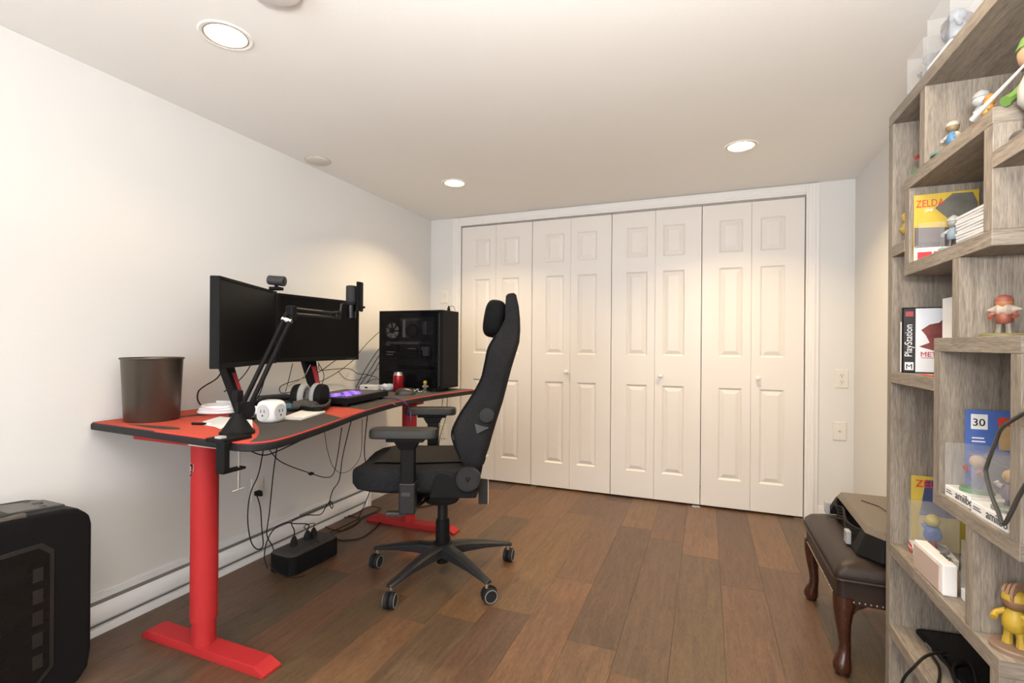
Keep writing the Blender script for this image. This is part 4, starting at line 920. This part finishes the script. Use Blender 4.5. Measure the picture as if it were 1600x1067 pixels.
for k in range(5):
    m = MB(); dz = k * .013
    m.tube([(2.645 - .004 * k, 2.37, .405 + dz), (2.618 + .005 * math.sin(k), 2.30, .400 + dz * .9), (2.630, 2.22 + .01 * k, .415 + dz * .7), (2.612 + .004 * (k % 2), 2.14, .402 + dz * .8), (2.628, 2.07, .408 + dz * .6), (2.65, 2.04, .41 + dz * .7)], .0042, 7, 5)
    m.build('cable_loop', CABLE, t, True, world=True)
SG = mat('plug_silver', (.42, .42, .43), .35, .3, var=.1)
for y, z, r in ((2.372, .418, .2), (2.055, .412, -.2)):
    MB().cbox((2.598, y, z), (.016, .034, .046), None).build('usb_plug', SG, t, bevel=.003, world=True)

# ------------------------------------------------------------------ cables
def cable(label, pts, r=.0028, m=CABLE, name='black_cable', sm=6, group=None):
    b = MB(); b.tube(pts, r, 7, sm); return tag(b.build(name, m, smooth=True), label, 'cable', group or 'loose black cables')
PX = lambda u, v, x: P(u, v, 0, x)
PF = lambda u, v, z=.004: P(u, v, 2, z)
cable('black cable looping from the desk down to the wall outlet plug', [PX(412, 700, .22), PX(404, 740, .10), PX(391, 772, .05), PX(387, 810, .07), PX(392, 845, .085), PX(402, 858, .09), PX(411, 852, .09), PX(409, 825, .085), PX(407, 795, .06), PX(402, 776, .045), PX(398, 770, .02)])
t = thing('power_plug', 'black plug pushed into the wall outlet under the desk', 'plug', (.0, 1.842, .338)); q = Vector((.006, 1.836, .318))
MB().rings([[q + Vector((0, a, b)) for a, b in ((-.015, -.012), (.015, -.012), (.015, .012), (-.015, .012))], [q + Vector((.025, a, b)) for a, b in ((-.013, -.01), (.013, -.01), (.013, .01), (-.013, .01))], [q + Vector((.036, a, b - .008)) for a, b in ((-.006, -.006), (.006, -.006), (.006, .006), (-.006, .006))]]).build('body', RUB, t, bevel=.002, world=True)
cable('black cable dropping straight from the desk to the battery backup, left one', [PX(433, 698, .25), PX(427, 740, .16), PX(421, 800, .12), PX(417, 835, .12), PX(425, 852, .13), PX(428, 862, .2)])
cable('black cable rising in a high arc from the middle plug of the battery backup', [UP[1], UP[1] + Vector((0, .005, .03)), PX(461, 818, .20), PX(445, 817, .14), PX(428, 827, .12), PX(417, 846, .12), PX(413, 870, .15), PX(418, 888, .24)])
cable('black cable curling from the right plug over the front of the battery backup', [UP[2], UP[2] + Vector((0, .0, .025)), PX(475, 823, .24), PX(490, 836, .32), PX(501, 856, .36), PX(501, 880, .372), PX(480, 897, .392), PX(458, 902.5, .40), PX(437, 897, .36), PX(420, 882, .27)], .002)
cable('black cable from the left plug climbing along the heater to the desk underside', [UP[0], UP[0] + Vector((0, 0, .03)), PX(456, 815, .16), PX(475, 805, .11), PX(500, 804, .09), PX(509, 792, .085), PX(516, 783, .09), PX(520, 790, .09), PX(518, 794, .09), PX(515, 785, .09), PX(520, 766, .09), PX(530, 750, .10), PX(535, 715, .14), PX(545, 672, .22), PX(551, 652, .30)])
cable('black cable sagging under the desk with a small inline box', [PX(417, 698, .30), PX(440, 722, .20), PX(487, 740, .14), PX(510, 746, .14), PX(521, 740, .15), PX(527, 715, .18), PX(534, 668, .28)], .0025)
t = thing('cable_switch', 'small black inline box on the sagging cable under the desk', 'switch', PX(486, 740, .14)); MB().ball((0, 0, 0), (.008, .011, .008), 10, 8, e=.5).build('box', RUB, t, True)
MB().tube([(0, -.02, .003), (0, 0, 0), (0, .02, -.003)], .0035, 6, 2).build('strain_relief', CABLE, t, True)
cable('shallow black cable loop just under the curved desk edge', [PX(380, 694, .36), PX(395, 706, .32), PX(415, 711, .30), PX(440, 702, .32), PX(470, 688, .34), PX(495, 678, .36)], .0028)
cable('thin black cable making a deep U under the desk', [PX(507, 675, .3), PX(512, 705, .22), PX(521, 730, .18), PX(535, 739, .16), PX(552, 730, .16), PX(564, 708, .18), PX(566, 655, .3)], .0016)
cable('black cable hanging in front of the wall just left of the chair seat', [PX(574, 650, .36), PX(570, 690, .28), PX(570, 715, .25), PX(576, 740, .22), PX(580, 760, .2), PX(573, 780, .18), PX(560, 810, .15)], .0028)
cable('black cable running on the floor from the battery backup to the far desk foot', [PF(520, 842), PF(540, 844), PF(565, 840), PF(585, 826), PF(600, 812), PF(640, 796), PF(690, 786)], .003)
cable('thin black floor cable looping toward the far desk foot, inner loop', [PF(505, 840), PF(540, 826), PF(562, 812), PF(545, 807), PF(520, 815), PF(508, 822), PF(530, 829), PF(552, 822), PF(566, 810), PF(590, 800)], .0025)
cable('thin black floor cable in a wide loop beside the heater end', [PF(515, 832), PF(545, 818), PF(565, 808), PF(590, 798), PF(594, 794), PF(580, 791), PF(568, 795), PF(555, 803), PF(530, 808)], .0022)
# behind the monitors and the desk computer
WX = .03
cable('black cable bulging out left of the near monitor stand', [PX(352, 568, .22), PX(340, 590, .12), PX(320, 603, .07), PX(310, 612, .04), PX(309, 625, .04), PX(317, 637, .04), PX(322, 642, .05)], .003)
cable('black cable slanting behind the near monitor stand', [PX(395, 565, .2), PX(382, 585, .1), PX(365, 602, .08), PX(350, 612, .07)], .0025)
cable('black cable falling straight between the two monitor stands', [PX(418, 575, .15), PX(408, 610, .1), PX(398, 628, .1)], .0025)
cable('black cable crossing behind the far monitor to its stand', [PX(524, 563, .2), PX(500, 580, .1), PX(470, 592, .06), PX(445, 600, .05), PX(437, 606, .05), PX(441, 614, .06), PX(465, 610, .08)], .0022)
cable('black cable swinging from the far monitor across to the desk computer', [PX(498, 568, .2), PX(500, 578, .08), PX(520, 577, .05), PX(545, 576, .05), PX(560, 584, .05), PX(572, 585, .06), PX(590, 590, .12)], .0022)
cable('thin black cable dipping below the far monitor toward the tower', [PX(528, 580, .04), PX(540, 592, .04), PX(556, 594, .05), PX(575, 587, .08), PX(592, 575, .14)], .0018)
cable('black cable dropping beneath the far monitor left of its stand', [PX(457, 568, .18), PX(452, 590, .1), PX(446, 612, .1)], .002)
cable('black cable under the far monitor curving to the desk right of its stand', [PX(497, 566, .18), PX(506, 585, .06), PX(503, 600, .06), PX(498, 606, .08)], .002)
cable('long thin cable sloping down from the far monitor edge toward the keypad', [PX(553, 562, .2), PX(530, 580, .08), PX(505, 594, .06), PX(490, 600, .07)], .002)
cable('thin cable from the desk computer up behind the far monitor', [PX(592, 519, .16), PX(575, 535, .08), PX(560, 552, .10), PX(552, 560, .18)], .002)
for k, (a, b, c) in enumerate((((592, 545), (572, 575), (556, 606)), ((592, 556), (577, 580), (560, 606)), ((593, 565), (582, 585), (568, 606)))):
    cable(['outermost', 'middle', 'innermost'][k] + ' of three steep black cables left of the desk computer', [PX(*a, .15), PX(*b, .06), PX(*c, .05)], .0024)
cable('short black cable arching out of the lower left of the desk computer', [PX(594, 592, .15), PX(582, 593, .08), PX(572, 600, .06), PX(577, 607, .06)], .002)
for k, u in enumerate((692, 699)):
    cable(['left', 'right'][k] + ' of two thin cables hanging below the far end of the desk', [P(u, 620, 1, 2.8), P(u - 3 + k, 650, 1, 2.85), P(u - 8 - 4 * k, 685, 1, 2.9), P(u - 10 - 4 * k, 720, 1, 2.9)], .0022)
cable('grey cable with a pale connector in front of the far monitor stand', [PX(485, 570, .25), PX(475, 588, .25), PX(462, 597, .24), PX(448, 604, .2)], .0022, mat('cable_mid_grey', (.25, .24, .23), .5, var=.1))
# ------------------------------------------------------------------ bookcase on the right wall
XF, XB = 2.65, 2.948
bc = thing('bookcase', 'tall grey-brown oak bookcase with staggered open compartments along the right wall', 'bookcase', (2.8, 1.32, 0))
def sh(y0, y1, zt, name='shelf', th=.033):
    m = MB().box((XF, y0, zt - th), (XB, y1, zt)); m.m[2] = m.m[4] = 1
    return m.build(name, [SHH, SHE], bc, world=True, bevel=.0012)
def vp(yc, z0, z1, name='divider', th=.034, x0=XF): return MB().box((x0 + .0006, yc - th / 2, z0), (XB, yc + th / 2, z1)).build(name, SHV, bc, world=True, bevel=.0012)
sh(.80, 1.843, 1.797, 'top_panel')
vp(1.826, 0, 1.764, 'side_panel'); vp(.817, 0, 1.764, 'side_panel')
sh(.834, 1.809, .034, 'bottom_panel')
vp(1.592, 1.562, 1.764); sh(1.249, 1.71, 1.562); vp(1.693, 1.32, 1.529); vp(1.266, 1.32, 1.529); sh(1.249, 1.71, 1.32); sh(1.71, 1.809, 1.391)
sh(.834, 1.249, 1.473); vp(1.40, 1.108, 1.287); sh(1.149, 1.51, 1.108); vp(1.493, .735, 1.075); vp(1.166, .735, 1.075); sh(1.149, 1.51, .735); sh(1.51, 1.809, 1.01)
vp(1.33, .49, .702); sh(1.212, 1.809, .49); vp(1.229, .034, .457); sh(1.246, 1.809, .244); sh(.834, 1.149, .98); sh(.834, 1.212, .42)
XI = XF + .03
# ---- clear-boxed figures: white tray, clear case, plain figure inside
def boxed(name, label, loc, rz, w_, d_, h_, head, body, legs, base, lettering=True, tray=.026, group='boxed figurines', accent=None):
    t = thing(name, label, 'boxed figurine', loc, rz, group)     # local x toward the room (front), y along the shelf
    MB().box((-d_ / 2, -w_ / 2, 0), (d_ / 2, w_ / 2, tray)).build('tray', WHITE, t, bevel=.002)
    k = .0012; m = MB()
    m.box((-d_ / 2, -w_ / 2, tray), (-d_ / 2 + k, w_ / 2, h_)); m.box((d_ / 2 - k, -w_ / 2, tray), (d_ / 2, w_ / 2, h_)); m.box((-d_ / 2, -w_ / 2, tray), (d_ / 2, -w_ / 2 + k, h_)); m.box((-d_ / 2, w_ / 2 - k, tray), (d_ / 2, w_ / 2, h_)); m.box((-d_ / 2, -w_ / 2, h_ - k), (d_ / 2, w_ / 2, h_))
    m.build('clear_case', CLEAR, t)
    cm = lambda c: C('toy_%02x%02x%02x' % tuple(int(q * 255) for q in c), tuple(.62 * q for q in c), .5); hh = (h_ - tray) * .86
    f = MB().lathe([(hh * .36, 0), (hh * .36, .006), (hh * .33, .009)], (0, 0, tray), 24).build('figure_base', cm(base), t, True)
    b = MB(); b.lathe([(hh * .17, tray + hh * .28), (hh * .22, tray + hh * .40), (hh * .15, tray + hh * .62), (hh * .06, tray + hh * .66)], n=14)
    b.build('figure_body', cm(body), t, True)
    MB().ball((0, 0, tray + hh * .80), hh * .17, 14, 9).build('figure_head', cm(head), t, True)
    for s in (-1, 1):
        MB().tube([(0, s * hh * .11, tray + .006), (0, s * hh * .10, tray + hh * .32)], hh * .075, 8, 1).build('figure_leg', cm(legs), t, True)
        MB().tube([(0, s * hh * .13, tray + hh * .58), (hh * .06, s * hh * .30, tray + hh * .50), (hh * .14, s * hh * .34, tray + hh * .60)], hh * .06, 8, 3).build('figure_arm', cm(accent or body), t, True)
    if lettering:
        M = WM[t.name] @ frame((d_ / 2 + .0005, -w_ / 2 + w_ * .46, .007), (0, 1, 0), (0, 0, 1))
        text('lettering', 'amiibo', .026, mat('print_dark', (.05, .05, .05), .6), t, M, sx=1.05)
        M2 = WM[t.name] @ frame((d_ / 2 + .0005, -w_ / 2 + w_ * .10, .014), (0, 1, 0), (0, 0, 1))
        MB().box((d_ / 2, -w_ / 2 + w_ * .08, .010), (d_ / 2 + .0006, -w_ / 2 + w_ * .32, .012)).build('small_print', GRY, t); MB().box((d_ / 2, -w_ / 2 + w_ * .08, .015), (d_ / 2 + .0006, -w_ / 2 + w_ * .28, .017)).build('small_print', GRY, t)
    return t
PI = math.pi
# front faces -x: rotate by pi so that local x points into the room and local y runs toward the camera
boxed('boxed_figurine', 'clear boxed figurine with red and blue figure on green base in the middle compartment', (2.695, 1.408, .735), PI + .03, .108, .075, .125, (.70, .42, .26), (.06, .12, .42), (.05, .10, .36), (.08, .32, .12), accent=(.55, .05, .04))
boxed('boxed_figurine', 'clear boxed figurine with tan and purple figure, front right of the middle compartment', (2.692, 1.268, .735), PI + .02, .128, .075, .125, (.62, .40, .16), (.22, .16, .22), (.12, .08, .10), (.30, .36, .30), accent=(.60, .55, .50))
boxed('boxed_figurine', 'clear boxed figurine with silver grey figure standing on top of the bookcase', (2.700, 1.535, 1.797), PI, .13, .075, .15, (.36, .38, .42), (.30, .32, .36), (.26, .28, .31), (.5, .5, .5), lettering=False)
boxed('boxed_figurine', 'clear boxed figurine, dim one standing behind at the far corner of the bookcase top', (2.700, 1.69, 1.797), PI, .11, .07, .125, (.40, .38, .36), (.36, .34, .34), (.3, .3, .3), (.5, .5, .5), lettering=False, tray=.008)
boxed('boxed_figurine', 'clear boxed figurine with blue and yellow figure on the lower shelf by the side panel', (2.722, 1.715, .49), PI - .12, .12, .085, .145, (.62, .48, .10), (.10, .20, .55), (.42, .06, .06), (.5, .5, .52), lettering=False, accent=(.12, .22, .55))
t5 = [o for o in COL.objects if o.name.startswith('boxed_figurine') and o.type == 'EMPTY'][-1]
M5 = WM[t5.name]
MB().box((.0425, -.060, .002), (.0432, -.018, .024)).build('red_label', mat('label_red', (.62, .03, .03), .4, var=.03), t5)
text('lettering', 'Nintendo', .0085, WHITE, t5, M5 @ frame((.0434, -.056, .010), (0, 1, 0), (0, 0, 1)))
text('lettering', 'a', .026, mat('print_dark', (.05, .05, .05), .6), t5, M5 @ frame((.0434, -.012, .005), (0, 1, 0), (0, 0, 1)))
boxed('boxed_figurine', 'clear boxed figurine with dark blue figure behind the white carton end', (2.735, 1.425, .49), PI, .10, .085, .14, (.55, .48, .20), (.03, .05, .22), (.03, .04, .16), (.6, .6, .6), lettering=False)
# yellow card behind the blue boxed figure
t = thing('backing_card', 'yellow and dark blue backing card with red title behind the blue boxed figurine', 'card', (2.745, 1.786, .49), -.03)
MB().box((-.05, 0, .002), (.09, .002, .215)).build('card', mat('card_yellow', (.48, .35, .05), .5, var=.15, vscale=30), t)
MB().prism([(-.030, .10), (.085, .10), (.085, .205), (-.015, .205)], 0, .0006, frame((0, -.0001, 0), (1, 0, 0), (0, 0, 1))).build('print', mat('card_navy', (.035, .05, .13), .5, var=.4, vscale=40), t)
text('lettering', 'ZELDA', .030, mat('print_red', (.55, .03, .03), .5), t, WM[t.name] @ frame((-.040, -.0015, .183), (1, 0, 0), (0, 0, 1)), sx=.95)
# white carton lying in front
c0 = Vector((2.655, 1.47, .49))
t = thing('white_carton', 'white slim carton with dark print on top edge standing on the lower shelf', 'carton', (2.668, 1.55, .4905), .02)
MB().box((-.013, -.080, 0), (.016, .085, .075)).build('carton', mat('carton_white', (.80, .79, .78), .5, var=.02), t, bevel=.003)
MB().box((-.0155, -.065, .003), (-.012, .08, .066)).build('clear_side', mat('frosted_plastic', (.60, .47, .40), .25, alpha=.8), t, bevel=.001)
text('lettering', 'amiibo', .020, mat('print_dark', (.05, .05, .05), .6), t, WM[t.name] @ frame((.010, -.0, .0755), (0, -1, 0), (1, 0, 0)))
# ---- upper left compartment
figurine('toy_figurine', 'small red and blue figurine on a green base in the top left compartment', (2.690, 1.665, 1.562), .115, PI + .4, (.62, .36, .22), (.50, .05, .05), (.06, .11, .38), (.08, .34, .10), (.48, .05, .04), br=.34)
figurine('toy_figurine', 'tiny yellow figurine peeking out left of the yellow card package', (2.675, 1.765, 1.391), .095, PI, (.75, .52, .05), (.70, .45, .05), (.60, .35, .05), None, (.75, .50, .05))
# ---- on the upper shelf
def staff(t, h, cm): MB().cyl((h * .30, -h * .35, h * .35), (h * .24, h * .25, h * .62), h * .025, h * .008, 8).build('staff', cm((.8, .78, .74)), t, True)
figurine('toy_figurine', 'brown and blue figurine with a pale arm on the upper shelf, left one', (2.688, 1.52, 1.562), .085, PI + .5, (.36, .24, .12), (.10, .28, .52), (.28, .20, .10), (.16, .34, .30), (.70, .64, .55), br=.5)
figurine('toy_figurine', 'grey figurine with a pointed hood on the upper shelf, middle one', (2.70, 1.415, 1.562), .105, PI - .3, (.55, .55, .56), (.36, .37, .36), (.26, .26, .24), (.62, .58, .50), (.48, .50, .52), cone=True, br=.42)
figurine('toy_figurine', 'small orange and yellow figurine beside the grey hooded one', (2.69, 1.355, 1.562), .07, PI, (.62, .28, .06), (.66, .46, .06), (.5, .3, .06), (.62, .58, .50), (.60, .25, .05), cone=True, br=.4)
figurine('toy_figurine', 'large figurine with green top, white staff and blue waist at the right frame edge', (2.70, 1.203, 1.473), .21, PI + .2, (.66, .42, .26), (.62, .60, .56), (.12, .11, .11), (.10, .09, .09), (.20, .38, .08), br=.2, extra=staff, cone=True)
# ---- compartment with the yellow package
t = thing('card_package', 'yellow carded blister package with red title standing in the upper compartment', 'package', M=Matrix.Translation((2.656, 1.660, 1.32)) @ Matrix.Rotation(-.10, 4, 'Z') @ Matrix.Diagonal((.82, 1, 1.06, 1)))
cw, chh = .165, .172
MB().box((0, 0, .001), (cw, .0022, chh)).build('card', mat('card_gold', (.52, .36, .03), .5, var=.2, vscale=18), t)
art = [(.035, .098), (.10, .150), (.125, .160), (.155, .155), (.160, .135), (.150, .105), (.10, .090), (.06, .060), (.002, .055), (.002, .03), (.16, .03), (.16, .09)]
fm = frame((0, -.0002, 0), (1, 0, 0), (0, 0, 1))
MB().prism([(.055, .135), (.10, .168), (.150, .166), (.162, .140), (.162, .085), (.10, .080), (.085, .108)], 0, .0006, fm).build('art_print', mat('art_olive', (.12, .11, .09), .6, var=.6, vscale=30), t)
MB().prism([(.0015, .035), (.16, .035), (.16, .080), (.0015, .088)], 0, .0005, fm).build('art_band', mat('art_shade', (.10, .08, .09), .6, var=.6, vscale=24), t)
MB().prism([(.0015, .001), (cw - .001, .001), (cw - .001, .034), (.03, .05), (.0015, .038)], 0, .0005, fm).build('white_band', PAPER, t)
for a, b in ((.010, .048), (.052, .10)): MB().prism([(a, .004), (b, .004), (b, .024), (a, .024)], .0004, .0010, fm).build('red_label', mat('label_red', (.62, .03, .03), .4, var=.03), t)
text('lettering', 'ZELDA', .026, mat('print_red', (.55, .03, .03), .5), t, WM[t.name] @ frame((.005, -.0012, .140), (1, 0, 0), (0, 0, 1)), sx=.92)
text('lettering', 'LINK', .011, WHITE, t, WM[t.name] @ frame((.028, -.0014, .127), (1, 0, 0), (0, 0, 1)))
m = MB(); m.box((.004, -.036, .020), (.070, -.0348, .092)); m.box((.004, -.036, .020), (.0052, 0, .092)); m.box((.0688, -.036, .020), (.070, 0, .092)); m.box((.004, -.036, .0908), (.070, 0, .092)); m.build('blister', CLEAR, t)
figurine('toy_figurine', 'small grey-blue figurine in front of the stacked clear cases', (2.680, 1.49, 1.32), .085, PI + .8, (.40, .38, .34), (.30, .38, .46), (.10, .08, .08), (.46, .52, .54), (.45, .50, .52), br=.34, cone=True)
CS = mat('case_frost', (.72, .71, .72), .18, alpha=.85)
for k in range(5):
    t = thing('clear_case', ['lowest', 'second lowest', 'middle', 'second highest', 'topmost'][k] + ' of the stacked white clear plastic cases in the upper compartment', 'case', (2.705, 1.362, 1.3205 + k * .0128), .04 * (k % 2), 'stacked clear cases')
    MB().box((-.045, -.058, 0), (.05, .06, .0055)).build('tray', CS, t, bevel=.001); MB().box((-.046, -.059, .0058), (.051, .061, .0122)).build('lid', CS, t, bevel=.001)
    MB().box((-.038, -.050, .0048), (.043, .052, .0066)).build('insert', PAPER, t)
# ---- game case shelf
t = thing('game_case', 'game case with black spine band and white cover with red art on the left shelf', 'game case', M=Matrix.Translation((2.6585, 1.752, 1.01)) @ Matrix.Rotation(-.05, 4, 'Z') @ Matrix.Diagonal((1.08, 1, 1.04, 1)))
Mg = WM[t.name]; gw, gh = .150, .183
MB().box((0, 0, 0), (gw, .012, gh)).build('case', BLK2, t, bevel=.001)
MB().box((.030, -.0006, .003), (gw - .002, .0004, gh - .003)).build('cover', mat('cover_white', (.74, .76, .80), .4, var=.06, vscale=12), t)
MB().box((.004, -.0007, .003), (.029, .0004, gh - .003)).build('spine_band', mat('band_black', (.02, .018, .018), .5, var=.1), t)
MB().box((-.0008, .001, .002), (.0038, .011, gh - .04)).build('spine_insert', PAPER, t)
text('lettering', 'PlayStation', .0235, WHITE, t, Mg @ frame((.0225, -.0012, .045), (0, 0, 1), (-1, 0, 0)), sx=.88)
MB().box((.007, -.0012, .008), (.026, 0, .030)).build('rating_box', WHITE, t)
text('lettering', 'M', .020, BLK2, t, Mg @ frame((.0085, -.0016, .011), (1, 0, 0), (0, 0, 1)))
MB().box((.008, -.0012, .158), (.025, 0, .172)).build('badge', mat('badge_red', (.35, .06, .08), .5, var=.2), t)
fm = frame((0, -.0004, 0), (1, 0, 0), (0, 0, 1))
MB().prism([(.042, .120), (.060, .135), (.080, .140), (.092, .155), (.100, .178), (.118, .178), (.125, .150), (.135, .120), (.130, .085), (.110, .070), (.095, .078), (.070, .062), (.038, .074), (.060, .085), (.052, .105)], 0, .0007, fm).build('art_print', mat('art_crimson', (.20, .045, .04), .6, var=.7, vscale=45), t)
text('lettering', 'METAL GEAR', .0195, mat('print_red', (.55, .03, .03), .5), t, Mg @ frame((.040, -.0014, .046), (1, 0, 0), (0, 0, 1)), sx=.95)
MB().box((.042, -.0012, .042), (.10, 0, .0435)).build('underline', mat('print_red', (.55, .03, .03), .5), t)
t = thing('white_booklet_box', 'narrow white box with small grey print beside the game case', 'box', (2.735, 1.60, 1.01), 0)
MB().box((-.022, -.06, 0), (.022, .04, .205)).build('carton', PAPER, t, bevel=.001)
for k in range(3): MB().box((-.014 + k * .006, -.0606, .03), (-.012 + k * .006, -.0595, .07 + .01 * k)).build('small_print', GRY, t)
t = thing('red_card', 'small bright red card lying in front of the game case', 'card', (2.712, 1.60, 1.0104), .1)
MB().box((-.05, -.03, 0), (.01, .02, .003)).build('card', mat('card_red', (.66, .06, .03), .4, var=.05), t)
MB().box((-.05, -.03, .003), (.01, -.01, .0036)).build('stripe', mat('stripe_cream', (.75, .68, .5), .5, var=.05), t)
# ---- middle shelf
def wings(t, h, cm):
    for s in (-1, 1): MB().lathe([(h * .02, 0), (h * .17, h * .14), (h * .10, h * .36), (h * .01, h * .52)], n=10, M=frame((0, s * h * .22, h * .62), (0, 0, 1), (1, 0, 0) if s < 0 else (-1, 0, 0)) ).build('crest', cm((.66, .52, .42)), t, True)
figurine('toy_figurine', 'broad red-brown figurine with pale side crests on a gold disc base', (2.705, 1.330, 1.108), .092, PI + .9, (.62, .26, .10), (.36, .10, .06), (.30, .26, .20), (.30, .26, .12), (.42, .12, .08), br=.42, extra=wings)
figurine('toy_figurine', 'grey figurine on a black base at the right end of the middle shelf', (2.735, 1.225, 1.108), .13, PI, (.30, .30, .28), (.22, .23, .22), (.20, .08, .09), (.02, .02, .02), (.34, .34, .32), br=.32)
# ---- blue card
t = thing('blue_card', 'blue square card with a white number panel at the back of the middle compartment', 'card', (2.694, 1.462, .735), -.04)
MB().box((0, 0, .002), (.135, .0022, .205)).build('card', mat('card_blue', (.07, .14, .42), .5, var=.15, vscale=20), t)
MB().box((.010, -.0006, .160), (.040, 0, .195)).build('number_panel', PAPER, t); text('lettering', '30', .024, BLK, t, WM[t.name] @ frame((.012, -.0009, .168), (1, 0, 0), (0, 0, 1)))
MB().box((.012, -.0005, .138), (.034, 0, .141)).build('small_print', PAPER, t); MB().box((.012, -.0005, .130), (.036, 0, .133)).build('small_print', PAPER, t)
MB().box((.060, -.0006, .115), (.120, 0, .18)).build('art_print', mat('art_tan', (.52, .34, .16), .6, var=.2, vscale=30), t)
MB().box((.058, -.0008, .17), (.12, 0, .19)).build('art_print', mat('art_red', (.55, .05, .03), .6, var=.1), t)
# ---- lower right
figurine('toy_figurine', 'yellow figurine with a brown striped round top on a brown base, lower right', (2.695, 1.262, .49), .125, PI + .7, (.36, .20, .11), (.70, .46, .04), (.68, .44, .04), (.34, .22, .15), (.72, .46, .05), br=.3, extra=lambda t, h, cm: [MB().lathe([(h * .10 + .04 * h * k, -h * .02), (h * .105 + .04 * h * k, h * .02)], (0, -h * .10 + h * .07 * k, h * .90), 14, 'Y').build('stripe', cm((.52, .30, .18)), t, True) for k in range(3)])
t = thing('pink_box', 'small pink box low at the right frame edge', 'box', (2.78, 1.14, .42), 0)
MB().box((-.04, -.04, 0), (.03, .03, .04)).build('carton', mat('box_pink', (.62, .22, .26), .5, var=.1), t, bevel=.002); MB().box((-.042, -.042, .030), (.032, .032, .044)).build('lid', mat('box_pink2', (.66, .30, .33), .5, var=.1), t, bevel=.002)
# ---- tablet and cables on the low shelf
t = thing('black_tablet', 'black glossy tablet lying on the lowest visible shelf of the bookcase', 'tablet', (2.80, 1.655, .244), .1)
MB().prism(rrect(-.085, .085, -.14, .14, .02), .002, .012).build('body', BLK, t, bevel=.003); MB().prism(rrect(-.075, .075, -.128, .128, .014), .0118, .0126).build('screen', BLK2, t)
MB().box((-.084, .04, .004), (-.0862, .07, .009)).build('button', CHROME, t); MB().lathe([(.006, .0124), (.006, .0130)], (.0, -.134, 0), 14).build('home_button', GRY, t)
t = thing('game_controller', 'black game controller lying behind the coiled cables on the lowest visible shelf', 'controller', (2.82, 1.40, .244), .5)
m = MB(); m.ball((0, 0, .026), (.045, .075, .024), 18, 10, e=.75); m.build('body', BLK, t, True)
for s in (-1, 1):
    MB().tube([(0, s * .055, .026), (-.04, s * .07, .022), (-.075, s * .066, .018)], .02, 10, 4, [.022, .021, .012]).build('grip', BLK, t, True)
    MB().lathe([(.007, .045), (.006, .054), (.010, .058), (.008, .060)], (-.008, s * .03, 0), 14).build('thumbstick', RUB, t, True)
CX_ = lambda u, v, x: P(u, v, 0, x)
cable('thick black cable looped in the middle compartment hanging down over the boxed figurines', [CX_(1612, 640, 2.645), CX_(1596, 648, 2.643), CX_(1566, 668, 2.64), CX_(1556, 690, 2.64), CX_(1543, 725, 2.64), CX_(1541, 740, 2.64), CX_(1550, 775, 2.64), CX_(1560, 800, 2.64), CX_(1565, 815, 2.64), CX_(1570, 818, 2.64), CX_(1580, 800, 2.64), CX_(1592, 775, 2.64), CX_(1606, 752, 2.64)], .0036, mat('cable_charcoal', (.045, .045, .04), .5, var=.1))
cable('black cable arching out of the lowest visible shelf toward the floor', [P(1478, 1020, 2, .262), P(1465, 1020, 2, .275), P(1445, 1026, 2, .285), P(1428, 1042, 0, 2.63), P(1412, 1060, 0, 2.62), P(1404, 1085, 0, 2.62)], .0036)
cable('black cable curling along the front of the lowest visible shelf', [P(1455, 1022, 2, .256), P(1466, 1040, 2, .252), P(1468, 1058, 2, .250), P(1462, 1080, 2, .249)], .0032)
cable('black cable coil in front of the game controller', [P(1470, 1025, 2, .256), P(1484, 1045, 2, .252), P(1492, 1065, 2, .250), P(1500, 1080, 2, .25), P(1490, 1050, 2, .258), P(1495, 1036, 2, .262), P(1512, 1034, 2, .262), P(1522, 1050, 2, .26), P(1526, 1070, 2, .256)], .0034)
# dark figure on the bookcase top at the frame edge
figurine('toy_figurine', 'dark brown figurine at the top frame edge on the bookcase top', (2.79, 1.765, 1.797), .25, PI + .3, (.16, .12, .11), (.13, .10, .10), (.12, .10, .10), (.10, .09, .09), (.15, .12, .12), br=.2)
